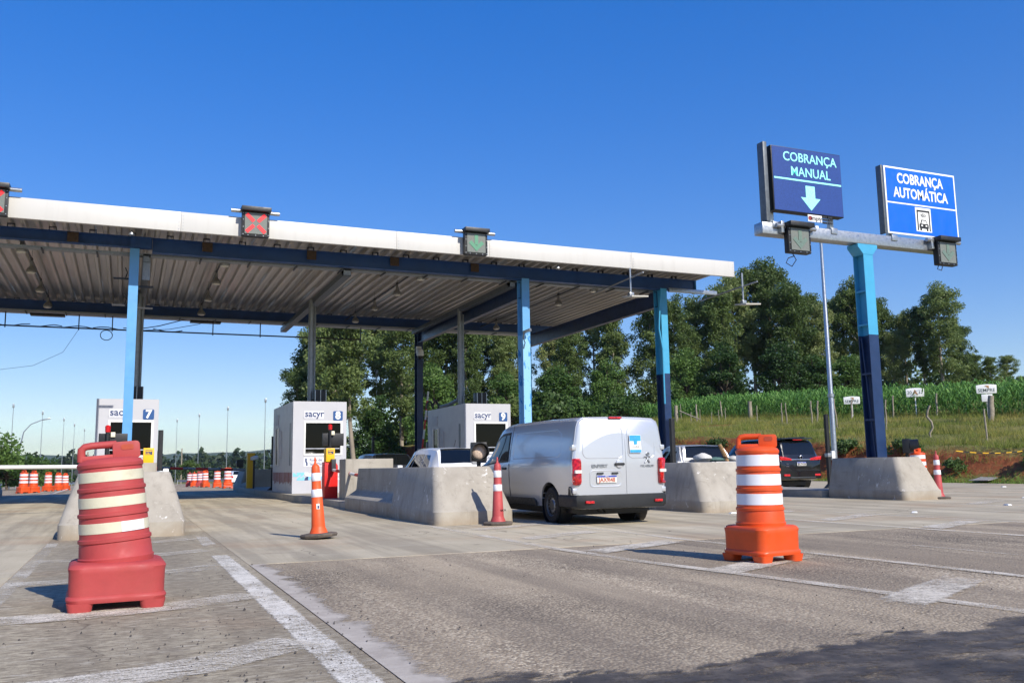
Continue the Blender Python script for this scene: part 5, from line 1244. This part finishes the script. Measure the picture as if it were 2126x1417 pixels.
def bushy(name, seed, h, w, mat, per=60, leaf=.2, label='x', group=None, trunk=.25, n=26):
    q = random.Random(seed); rng = np.random.default_rng(seed); r = empty(name, (0, 0, 0), 0, label, 'tree' if 'tree' in name else 'shrub', group)
    b = MB(); b.tube([(0, 0, -.1), (.1*w, 0, h*.25), (.05*w, .05*w, h*.6)], [.06*h*.5, .04*h*.5, .01*h], 6)
    P = []; S = []
    for i in range(n):
        az = i*2.4; el = q.uniform(-.15, 1.)*1.45; rr = q.uniform(.55, .95)
        c = np.array([math.cos(az)*math.cos(el)*w*rr, math.sin(az)*math.cos(el)*w*rr, h*(trunk+.12)+max(-.02, math.sin(el))*h*(1-trunk-.2)*rr])
        b.tube([(.05*w, 0, h*.3), tuple(c*.6+np.array([0, 0, h*.1])), tuple(c)], [.02*h*.5, .012*h*.5, .004*h], 4)
        k_ = min(w, h)*.34*q.uniform(.7, 1.25); m = per; g_ = rng.normal(size=(m, 3)); g_ /= np.linalg.norm(g_, axis=1)[:, None]; g_ *= rng.random((m, 1))**.4
        P.append(c[None]+g_*k_*np.array([[1, 1, .8]])); S.append(leaf*rng.uniform(.6, 1.2, m))
    b.build('trunk', BARKD, r, smooth=60); leaves_mesh('crown', np.concatenate(P), np.concatenate(S), rng, mat, 1.7, .1, r)
    return r
protos = [eucalypt(11, 17, 3.1, .22), eucalypt(12, 17, 2.7, .3), eucalypt(13, 17, 3.7, .16), eucalypt(14, 17, 3.1, .06), eucalypt(15, 17, 3.3, .36), eucalypt(16, 17, 2.7, .12)]
TREES = [(21.8,125.9,15.7,'small thin eucalyptus just left of the riser on booth eight'),(24.2,127.4,20.5,'eucalyptus directly behind the riser on booth eight'),(25.7,120.0,22.0,'tall eucalyptus rising behind the right half of booth eight'),(24.0,101.1,20.5,'eucalyptus with the thick pale bare trunk right of booth eight'),
(31.9,120.4,19.6,'eucalyptus behind the thin mast between booths eight and nine'),(32.7,112.6,17.4,'eucalyptus just left of the dark rear column'),(38.9,122.7,19.7,'eucalyptus hidden mostly by the dark rear column'),(38.6,112.2,17.2,'eucalyptus behind the left half of booth nine'),(40.5,109.4,15.3,'eucalyptus behind the riser on booth nine'),(44.9,114.1,15.2,'eucalyptus above the number plate of booth nine'),
(45.7,109.6,14.0,'eucalyptus above the right edge of booth nine'),(51.0,115.9,14.8,'eucalyptus hidden by the peeling column'),(53.0,111.7,15.4,'eucalyptus just right of the peeling column'),(52.8,104.4,12.8,'lower eucalyptus above the left part of the van roof'),(58.8,109.0,15.7,'eucalyptus behind the pole over the van roof'),(59.0,103.4,15.7,'eucalyptus left of the narrow sky gap'),
(63.5,101.2,17.3,'eucalyptus right of the narrow sky gap before the cyan column'),(65.2,98.5,15.6,'eucalyptus right beside the cyan column'),(70.3,100.6,16.1,'eucalyptus below the end of the canopy fascia'),(71.6,97.8,16.5,'eucalyptus left of the right antenna plate'),(76.2,99.8,18.1,'eucalyptus behind the right antenna plate'),(79.7,100.3,19.9,'left one of the two tallest eucalyptus tops right of the canopy'),
(80.9,97.5,19.7,'right one of the two tallest eucalyptus tops right of the canopy'),(79.5,92.1,16.0,'eucalyptus right of the two tallest tops'),(85.4,96.2,15.5,'eucalyptus left of the tall camera mast'),(83.3,90.9,13.1,'eucalyptus behind the tall camera mast'),(91.4,95.8,15.0,'eucalyptus between the camera mast and the gantry post'),(90.6,91.6,16.0,'eucalyptus hidden by the gantry post'),
(99.0,97.0,13.8,'eucalyptus just right of the gantry post'),(99.6,95.2,10.0,'low eucalyptus in the dip right of the gantry post'),(104.3,97.0,12.6,'eucalyptus left of the lone tall top on the right'),(103.4,93.0,13.0,'eucalyptus beside the lone tall top, on its left'),(102.3,88.8,14.8,'lone tall eucalyptus top on the right'),(108.4,91.2,10.1,'eucalyptus sloping down right of the lone tall top'),
(113.9,93.8,6.1,'small eucalyptus near the right end of the stand'),(112.8,90.0,5.3,'small round tree over the corn behind the right seed sign'),(125.6,97.4,6.1,'small brownish tree near the right edge'),(137.4,103.7,3.9,'last little tree of the stand at the right edge'),
(61.3,90.1,10.0,'low leafy tree right of the cyan column in front of the stand'),(64.4,86.5,9.9,'low leafy tree above the pickup in front of the stand'),(70.4,84.0,9.4,'low leafy tree above the orange drum in front of the stand'),(74.4,82.5,7.1,'low leafy tree above the black SUV in front of the stand'),(79.5,82.5,7.0,'low leafy tree left of the gantry post in front of the stand'),
(47.0,96.5,9.0,'low leafy tree above the van roof in front of the stand'),(33.0,100.3,11.9,'low leafy tree behind booth nine in front of the stand'),(40.9,97.1,8.6,'low leafy tree between booth nine and the peeling column'),
(55.0,98.0,9.5,'low leafy tree above the right end of the van roof'),(28.5,110.0,12.0,'low leafy tree among the trunks left of booth nine')]
protos += [bushy('leafy_tree', 71, 17, 4.6, LBR, 230, .26, group='leafy trees in front of the eucalyptus', trunk=.06, n=60)]
useds = set()
for i, (x, y, h, lab) in enumerate(TREES):
    k_ = [3, 1, 0, 4, 1, 2, 3, 0, 5, 2, 1, 3, 4, 0, 2, 5, 3, 0, 5, 1, 2, 0, 2, 1, 3, 5, 0, 2, 4, 3, 1, 0, 2, 3, 3, 5, 3, 3, 3, 5, 3, 5, 3, 3, 5, 3, 5, 3][i]
    if 'leafy' in lab: k_ = 6
    o = protos[k_] if k_ not in useds else copy_tree(protos[k_]); useds.add(k_)
    s = h/17.2; sw = max(s, .62)*rnd.uniform(.92, 1.12) if h > 8 else s*1.5
    place(o, (x, y, H(x, y)-.3), rnd.random()*6.28, lab, (sw, sw, s))
# underwood behind the stand, read as one dark mass
rng = np.random.default_rng(5); P = []; S = []
for i in range(330):
    t = rng.random(); x = 26+t*95+rng.normal()*4; y = 118-t*26+rng.normal()*3+6; n = 70; hh = rng.uniform(1.5, 6.)
    g_ = rng.normal(size=(n, 3))*np.array([[1.5, 1.2, .5]]); P.append(np.array([[x, y, H(x, y)]])+g_*1.0+np.array([[0, 0, 1]])*rng.uniform(.2, hh, (n, 1))); S.append(rng.uniform(.25, .5, n))
tag(leaves_mesh('underwood', np.concatenate(P), np.concatenate(S), rng, LBU, 1.8, .1), 'dark underwood between the eucalyptus trunks', 'underwood', kind='stuff')
# bushes
bprot = [bushy('leafy_bush', 31, 3.0, 2.0, LBU, 70, .17), bushy('leafy_bush', 32, 2.6, 2.3, LBR, 70, .16)]
BU = [(40.1, 84.0, 1.5, 'pale green bush above the middle of the van roof'), (43.5, 82.5, 1.25, 'green bush above the van roof, right of the pole'), (36.5, 86.0, 1.35, 'green bush above the left end of the van roof'), (46.5, 80.5, 1.1, 'low bush left of the cyan column'), (49.5, 86.0, 1.2, 'bush behind the fence left of the corn'), (33.6, 92.0, 1.2, 'bush on the bank behind booth nine'), (52.5, 88, 1.3, 'bush at the far left end of the corn')]
for i, (x, y, s, lab) in enumerate(BU):
    o = bprot[i % 2] if i < 2 else copy_tree(bprot[i % 2]); place(o, (x, y, H(x, y)-.2), i*1.3, lab, s); o['group'] = 'bushes on the bank'
# shrubs clinging to the cut bank
cutb = bushy('bank_shrub', 41, .9, .8, LBU, 46, .085, group='shrubs on the cut bank', n=18)
cs_ = []
q = random.Random(9)
for i, (y, dx, s) in enumerate([(20.4, 1.5, 1.1), (22.6, 1.3, .8), (24.8, 1.9, .9), (28.3, 1.2, .8), (31.4, 1.7, 1.0), (35, 1.6, 1.1), (40, 1.7, 1.1), (46, 1.8, 1.1)]):
    x = edge(y)+dx; o = cutb if i == 0 else copy_tree(cutb); place(o, (x, y, H(x, y)-.2), q.random()*6, '%s shrub along the cut bank, counted from the right edge' % ['first', 'second', 'third', 'fourth', 'fifth', 'sixth', 'seventh', 'last'][i], s)
# grass blades on the verge and slope
def blades(n, fn, hmin, hmax, w, seed, name, mat, label, lean=.35):
    rng = np.random.default_rng(seed); V = np.zeros((n*3, 3), np.float32)
    for i in range(n):
        x, y, z, s = fn(rng); hgt = rng.uniform(hmin, hmax)*s; a = rng.random()*6.28; l = rng.normal(size=2)*lean*hgt
        V[3*i] = (x-math.cos(a)*w*s, y-math.sin(a)*w*s, z); V[3*i+1] = (x+math.cos(a)*w*s, y+math.sin(a)*w*s, z); V[3*i+2] = (x+l[0], y+l[1], z+hgt)
    me = bpy.data.meshes.new(name); me.vertices.add(3*n); me.vertices.foreach_set('co', V.ravel()); me.loops.add(3*n); me.loops.foreach_set('vertex_index', np.arange(3*n, dtype=np.int32))
    me.polygons.add(n); me.polygons.foreach_set('loop_start', np.arange(0, 3*n, 3, dtype=np.int32)); me.polygons.foreach_set('loop_total', np.full(n, 3, np.int32)); me.update(); me.materials.append(mat)
    o = bpy.data.objects.new(name, me); col.objects.link(o); return tag(o, label, 'grass', kind='stuff')
k = N('dry_grass'); k.set(.8, spec=.2); co = k.co('World'); f = k.math('ADD', k.math('MULTIPLY', k.noise(co, .3, 4), .6), k.math('MULTIPLY', k.noise(co, 6, 3), .4))
c = k.ramp(f, [(.3, lin('#566a2a')), (.45, lin('#78853c')), (.58, lin('#9a924f')), (.75, lin('#b0a062'))]); k.base(c); tr = k.n('BsdfTranslucent'); k.l(c, tr.inputs[0]); mx = k.n('MixShader'); mx.inputs[0].default_value = .35; k.l(k.b.outputs[0], mx.inputs[1]); k.l(tr.outputs[0], mx.inputs[2]); k.l(mx.outputs[0], k.out.inputs[0]); GRASS = k.m
def gfn(rng):
    while True:
        y = 16+rng.random()**1.5*75; x = edge(y)+1.6+rng.random()**1.2*21
        cl = math.sin(x*1.7+y*.9)*math.sin(y*1.3-x*.6)
        if rng.random() < .55+.45*cl: return x, y, H(x, y)-.08, (.8+.5*max(0, cl))*(1+y*.006)
blades(70000, gfn, .12, .38, .012, 3, 'slope_grass', GRASS, 'dry mixed grass covering the roadside slope')
def vfn(rng):
    y = 15+rng.random()*60; x = edge(y)+.05+abs(rng.normal())*.5; return x, y, H(x, y)-.06, 1.
k2 = mat_leaf('fresh_grass', [(.3, lin('#4f7022')), (.6, lin('#76963a'))]); blades(9000, vfn, .08, .35, .012, 4, 'verge_grass', k2, 'fresh green grass tufts at the road edge', .5)
# maize field: plants in rows, far too many to count
k = mat_leaf('maize_leaf', [(.25, lin('#3c6122')), (.5, lin('#5b873a')), (.75, lin('#94b262'))], .3)
rng = np.random.default_rng(8); V = []; F = []
for row in range(16):
    x0 = 52.3+row*.85; y = 30.
    while y < 92:
        x = x0+rng.normal()*.1; z = H(x, y)-.1; hgt = rng.uniform(1.7, 2.25)*(1 if row > 0 else .95); nb = 9 if row < 6 else 6
        lx, ly = rng.normal(size=2)*.08
        o_ = len(V); V += [(x-.02, y, z), (x+.02, y, z), (x+lx, y+ly, z+hgt)]; F.append((o_, o_+1, o_+2))
        for j in range(nb):
            u = .12+.85*j/nb if row < 3 else .35+.62*j/nb; a = rng.random()*6.28; ln = rng.uniform(.55, .95)*(1-.45*abs(u-.5)); ca, sa = math.cos(a), math.sin(a); px, py, pz = x+lx*u, y+ly*u, z+hgt*u
            w = .05; o_ = len(V); up_h = rng.uniform(.2, .42)
            V += [(px-sa*w*.6, py+ca*w*.6, pz), (px+sa*w*.6, py-ca*w*.6, pz), (px+ca*ln*.45+sa*w, py+sa*ln*.45-ca*w, pz+up_h), (px+ca*ln*.45-sa*w, py+sa*ln*.45+ca*w, pz+up_h), (px+ca*ln, py+sa*ln, pz+up_h*rng.uniform(-.5, .6))]
            F += [(o_, o_+1, o_+2, o_+3), (o_+3, o_+2, o_+4)]
        y += rng.uniform(.24, .42) if row < 5 else rng.uniform(.4, .8)
b = MB(); b.v = V; b.f = F; tag(b.build('maize_field', k, None, smooth=0, fix=False), 'green maize crop along the top of the slope', 'crop', kind='stuff')
# fence posts, logs and seed signs
POSTM = plain('weathered_wood', '#8f8676', .9, var=.3, scale=7, bump=.4)
PO = [(44.8,67.5,1.45,.3,'stout pale stump left of the fence brace near the navy column'),(50.0,74.5,1.4,.06,'thin post right behind the stout pale stump'),(46.2,66.4,1.4,.13,'pale square post between the stump and the corn'),(45.6,65.1,1.1,.05,'thin stick leaning by the pale square post'),(44.6,65.0,1.0,.06,'short stick right of the fence brace'),(45.3,63.0,.9,.05,'short stick above the pickup cab'),(51.1,69.4,1.5,.12,'pale post at the corn edge above the pickup bed'),(48.5,65.4,1.1,.06,'thin post right of the pale corn-edge post'),(51.0,65.1,1.5,.3,'thick dark stump above the left side of the orange drum'),(44.8,56.4,1.35,.07,'thin post just right of the thick dark stump'),(43.7,52.2,1.4,.08,'thin post above the right side of the orange drum'),(43.4,51.3,1.5,.07,'thin post left of the black SUV roof'),(44.7,50.2,1.55,.09,'left post of the close pair above the black SUV'),(45.5,50.6,1.5,.1,'right post of the close pair above the black SUV'),(40.5,43.3,1.7,.09,'post just right of the tall camera mast'),(49.1,51.0,1.45,.12,'dark post in front of the left seed sign'),(40.7,39.6,1.7,.08,'thin post right against the gantry post'),(50.9,48.8,1.6,.1,'grey post right of the gantry post at the corn edge'),(37.0,33.1,1.5,.09,'crooked thin post on the slope below the numbered seed sign'),(51.5,45.5,1.6,.11,'dark post right of the numbered seed sign'),(36.9,29.9,1.4,.08,'thin straight post low on the slope at the right'),(47.6,38.2,1.5,.32,'thick grey stump under the right seed sign'),(45.7,62.5,1.0,.05,'short stick left of the corn-edge post')]
q = random.Random(21)
for x, y, h, w_, lab in PO:
    r = empty('fence_post', (x, y, H(x, y)-.15), q.random()*3, lab, 'post', 'fence posts on the slope'); n = 6; lx, ly = q.uniform(-.07, .07), q.uniform(-.07, .07)
    cr = .09 if 'crooked' in lab else .015
    MB().tube([(lx*h*i/n+cr*math.sin(i*1.9), ly*h*i/n+cr*math.cos(i*1.4), (h+.15)*i/n) for i in range(n+1)], [w_*.55*(1+.12*q.uniform(-1, 1)) for _ in range(n+1)], 8).build('timber', POSTM, r, smooth=50)
r = empty('fence_brace', (45.0, 66.5, H(45, 66.5)), 0, 'slanting timber brace beside the stout pale stump', 'brace'); MB().tube([(-.1, .6, .95), (.9, -.9, .15)], .06, 6).build('timber', POSTM, r)
r = empty('fallen_log', (44.5, 32.5, H(44.5, 32.5)+.05), R(-40), 'weathered log lying on the slope at the right edge', 'log'); MB().tube([(-.9, 0, .08), (0, .08, .1), (.9, -.04, .12)], [.06, .12, .1], 7).build('timber', POSTM, r)
TAN = plain('tan_print', '#b08050', .6); DG = plain('dark_green_print', '#3f4f4a', .6)
def seed_sign(x, y, zc, w, h, txt, label, kind):
    r = empty('seed_sign', (x, y, H(x, y)), R(-42), label, 'sign', 'seed company signs by the corn'); zc -= H(x, y)
    top_ = [(-w/2+w*i/8, zc+h/2+.05*h*(1-(2*i/8-1)**2)*2) for i in range(9)]
    MB().prism([(-w/2+.02, zc-h/2), (w/2-.02, zc-h/2), (w/2, zc)]+top_[::-1]+[(-w/2, zc)], -.02, .02, 'xz').build('board', SWH, r, bevel=.004)
    MB().box(-.035, .035, .021, .06, -.2, zc).build('stake', STUD, r)
    if kind: text('20', .3*h/.55, DG, r, (-.31*w, -.024, zc+.02), bold=.003); text('A', .48*h/.55, TAN, r, (0, -.024, zc), bold=.014); text('12', .3*h/.55, DG, r, (.31*w, -.024, zc+.02), bold=.003)
    else:
        text(txt, .31*h/.55, DG, r, (0, -.024, zc-.07), bold=.002); MB().prism([(-.1, zc+.22), (.14, zc+.22), (.14, zc+.04)], -.03, -.0205, 'xz').build('seed_emblem', TAN, r, smooth=0)
    return r
seed_sign(50.1, 51.9, 5.42, 1.15, .52, 'SEMPRE', 'left white seed sign reading SEMPRE at the corn edge', 0); seed_sign(52.0, 47.7, 5.7, 1.2, .58, '', 'white seed sign reading 20 A 12 at the corn edge', 1)
r = seed_sign(47.95, 38.6, 5.12, 1.12, .5, 'SEMPRE', 'right white seed sign reading SEMPRE above the thick stump', 0)
MB().box(-.3, .3, -.015, .015, 5.12-H(47.95, 38.6)-.75, 5.12-H(47.95, 38.6)-.3).build('lower_board', SWH, r, bevel=.004)
# yellow and black tape across the bank
tp_ = empty('barrier_tape', (24, 20, 0), 0, 'yellow and black tape strung across the bank at the right', 'tape'); YT = plain('tape_yellow', '#d8a81a', .5)
A_ = [Vector((23.3, 20.0, 1.22)), Vector((34.6, 24.2, 1.75))]
for i in range(22):
    def pt(u): p = A_[0].lerp(A_[1], u); p.z -= .55*4*u*(1-u)*.5; return p-Vector((24, 20, 0))
    MB().tube([pt(i/22), pt((i+1)/22)], .018, 4).build('tape_segment', (YT, BLACK)[i % 2], tp_)
# loose board and studs by the right edge
r = empty('loose_board', (32.3, 26.3, H(32.3, 26.3)-.02), R(25), 'bent grey board lying at the foot of the bank', 'board'); MB().rings([[(-1.4+2.8*i/8, y, .03+.28*(i/8)**2*(1-.25*(i/8))) for i in range(9)]+[(-1.4+2.8*i/8, y, .0+.28*(i/8)**2*(1-.25*(i/8))) for i in range(8, -1, -1)] for y in (-.35, .35)]).build('sheet', plain('grey_board', '#8f8a86', .8, var=.15), r)
for i, (x, y) in enumerate([(10.9, 14.6), (13.6, 12.7), (17.1, 13.5), (20.4, 15.6), (27.5, 21.8), (25.5, 17.7), (7.3, 9.2)]):
    r = empty('road_stud', (x, y, .004), i*.7, '%s white road stud on the right lanes, counted from the van' % ['third', 'fourth', 'fifth', 'sixth', 'eighth', 'seventh', 'first'][i], 'road stud', 'white road studs'); MB().rings([[(a*s, b_*s, z) for a, b_ in rrect(-.075, .075, -.05, .05, .01, 2)] for z, s in ((0, 1), (.025, .75))]).build('stud', STUD, r)
# left side: broadleaf trees, palm, masts
tl = [bushy('broadleaf_tree', 51, 5.6, 3.0, LBR, 150, .17, group='broadleaf trees at the left'), bushy('broadleaf_tree', 52, 4.2, 2.9, LBR, 140, .16, group='broadleaf trees at the left', trunk=.12)]
for i, (x, y, kd, s, lab) in enumerate([(-11.6, 86, 0, 1.08, 'dark broadleaf tree at the left edge behind the white arm'), (-10.6, 101, 1, .98, 'lighter round tree right of the dark tree at the left edge'), (-9.4, 108, 1, .88, 'smaller tree third from the left edge'), (-8.6, 122, 1, .85, 'low tree just left of the red drum cap'), (-16, 92, 0, 1.05, 'broadleaf tree mostly outside the left edge')]):
    o = tl[kd] if i < 2 else copy_tree(tl[kd]); place(o, (x, y, zbase(y)-.1), i*2.1, lab, s)
pa = empty('palm_tree', (9.6, 158, zbase(158)), 0, 'feathery palm tree on the plain left of booth eight', 'palm'); MB().tube([(0, 0, 0), (.1, 0, 1.6), (0, 0, 3.0)], [.22, .2, .16], 8).build('trunk', BARKD, pa)
rng = np.random.default_rng(4); P = []; S = []
for i in range(36):
    az = rng.random()*6.28; el = rng.uniform(-.3, 1.3); ln = rng.uniform(1.5, 2.1)
    for u in np.linspace(.15, 1, 22):
        for _ in range(3): P.append((math.cos(az)*math.cos(el)*ln*u+rng.normal()*.1, math.sin(az)*math.cos(el)*ln*u+rng.normal()*.1, 3.0+math.sin(el)*ln*u-1.2*u*u+rng.normal()*.12)); S.append(.22)
leaves_mesh('crown', np.array(P), np.array(S), rng, LBU, 3.5, .8, pa)
MA = [(-20.2,195.4,13.85,'leftmost far light mast'),(-16.9,218.0,13.85,'second far light mast from the left edge'),(-14.3,245.3,13.85,'third far light mast from the left edge'),(-13.0,267.4,13.6,'fourth far light mast from the left, above the drum cap'),(-11.4,290,13.2,'faintest far light mast left of booth seven'),(11.8,247.2,13.84,'far light mast just right of booth seven'),(15.5,222.9,13.84,'second far light mast right of booth seven'),(19.4,197.5,13.85,'third far light mast right of booth seven'),(23.7,172.8,13.85,'far light mast just left of booth eight'),(31.0,118.9,13.86,'thin light mast among the trunks right of booth eight')]
for x, y, z, lab in MA:
    zg = H(x, y); r = empty('light_mast', (x, y, zg), 0, lab, 'mast', 'far light masts'); hh = z-zg
    MB().lathe([(.1, 0), (.07, hh*.5), (.045, hh)], 8).build('pole', GALV, r); MB().box(-.16, .16, -.3, .3, hh-.45, hh+.3).build('lamp_head', GALV, r, bevel=.03)
sl = empty('street_lamp', (-11.5, 118, zbase(118)), 0, 'street lamp with a curved arm at the far left', 'street lamp'); MB().tube([(0, 0, 0), (.15, 0, 4.5), (.5, 0, 6.5), (1.2, 0, 7.4), (2.3, 0, 7.9)], [.1, .08, .06, .05, .05], 8).build('pole', GALV, sl); MB().obox((2.75, 0, 8.0), (.9, .3, .14), (0, R(-12), 0)).build('lamp_head', GALV, sl, bevel=.04)
for x, y, h, t, lab in [(-11.3, 108, 5.2, -.3, 'leaning bare wooden pole among the left trees'), (-5.2, 150, 5.2, -.1, 'bare pole left of the red drum'), (9.4, 176, 6.5, 0, 'bare wooden pole left of the palm')]:
    r = empty('wooden_pole', (x, y, zbase(y)), 0, lab, 'pole', 'bare wooden poles'); MB().tube([(0, 0, -.2), (t, 0, h)], [.13, .1], 8).build('timber', POSTM, r)
# guard rails far behind
def rail(pts, label):
    r = empty('guard_rail', (*pts[0], zbase(pts[0][1])), 0, label, 'guard rail', 'far guard rails'); o0 = Vector((*pts[0], zbase(pts[0][1])))
    P_ = [Vector((x, y, zbase(y)))-o0 for x, y in pts]
    for a, c in zip(P_, P_[1:]):
        d = (c-a).normalized(); nn = Vector((-d.y, d.x, 0)); rs = []
        for p in (a, c): rs.append([p+nn*u+Vector((0, 0, z)) for u, z in ((0, .45), (.05, .52), (0, .6), (.05, .68), (0, .76), (.03, .76), (.08, .68), (.03, .6), (.08, .52), (.03, .45))])
        MB().rings(rs).build('rail_beam', GALV, r); n = max(1, int((c-a).length/4))
        for i in range(n+1): p = a.lerp(c, i/n); MB().box(p.x-.06, p.x+.06, p.y-.06, p.y+.06, p.z-.1, p.z+.7).build('rail_post', GALV, r)
rail([(7.5, 150), (14, 142), (22, 132), (27, 118)], 'guard rail behind the middle line of drums'); rail([(-24, 70), (-16, 105), (-10, 135), (-6.5, 160)], 'guard rail along the left verge behind the drums')
ds = empty('diamond_sign', (12.2, 78, zbase(78)), 0, 'yellow diamond lane-narrowing sign behind the far barrier', 'sign'); MB().prism([(0, .55), (.62, 1.17), (0, 1.79), (-.62, 1.17)], -.02, .02, 'xz').build('board', YEL, ds); MB().box(-.16, -.08, -.03, -.0205, .95, 1.4).prism([(.04, .95), (.12, .95), (.12, 1.2), (.02, 1.4), (-.05, 1.4), (.04, 1.2)], -.03, -.0205).build('symbol', INK, ds, smooth=0); MB().box(-.03, .03, .021, .08, 0, 1.6).build('post', GALV, ds); MB().prism([(-.35, .0), (.35, 0), (.3, .5), (-.3, .5)], -.05, .019, 'xz').build('orange_stand', ORG, ds)
bs = empty('warning_sign', (-4.6, 112, zbase(112)), 0, 'grey back of a diamond sign left of the red drum', 'sign'); MB().prism([(0, 1.0), (.75, 1.75), (0, 2.5), (-.75, 1.75)], -.02, .02, 'xz').build('board', DARKG, bs); MB().box(-.04, .04, -.06, -.021, 0, 2.3).build('post', GALV, bs)
pb = empty('message_board', (-9.0, 66, zbase(66)), 0, 'low dark sign board behind the white arm at the left', 'sign'); MB().box(-1.3, 1.3, -.05, .05, .55, 1.3).build('board', DARKG, pb); MB().box(-1.35, -1.25, -.06, .06, 0, 1.35).build('post', STUD, pb)
# far wood on the plain: one mass
FW = mat_leaf('far_wood_leaf', [(.25, lin('#25361c')), (.5, lin('#3a4a28')), (.75, lin('#566038'))], .2)
rng = np.random.default_rng(12); P = []; S = []
for i in range(620):
    lay = rng.random()
    if lay < .45: y = rng.uniform(330, 420); x = rng.uniform(-60, 170); hh = rng.uniform(4, 8)
    else: y = rng.uniform(620, 800); x = rng.uniform(-120, 330); hh = rng.uniform(10, 19)
    n = 60; g_ = rng.normal(size=(n, 3)); g_ /= np.linalg.norm(g_, axis=1)[:, None]; g_ *= rng.random((n, 1))**.35; P.append(np.array([[x, y, zbase(y)+hh*.55]])+g_*np.array([[hh*.36, hh*.36, hh*.5]])); S.append(np.full(n, hh*.13))
tag(leaves_mesh('far_wood', np.concatenate(P), np.concatenate(S), rng, FW, 1.5, .0), 'belt of woods far across the plain', 'wood', kind='stuff')

# ------------------------------------------------------------------ haze over the plain
k = bpy.data.materials.new('haze_air'); k.use_nodes = True; t = k.node_tree; t.nodes.clear(); o_ = t.nodes.new('ShaderNodeOutputMaterial'); pv = t.nodes.new('ShaderNodeVolumePrincipled')
pv.inputs['Color'].default_value = (.80, .90, 1, 1); pv.inputs['Density'].default_value = .75e-4; pv.inputs['Anisotropy'].default_value = .2; t.links.new(pv.outputs[0], o_.inputs['Volume'])
hz = MB().box(-5900, 5900, -400, 5900, -14, 170).build('haze', k, None, smooth=0); tag(hz, 'pale haze over the plain', 'haze', kind='stuff')
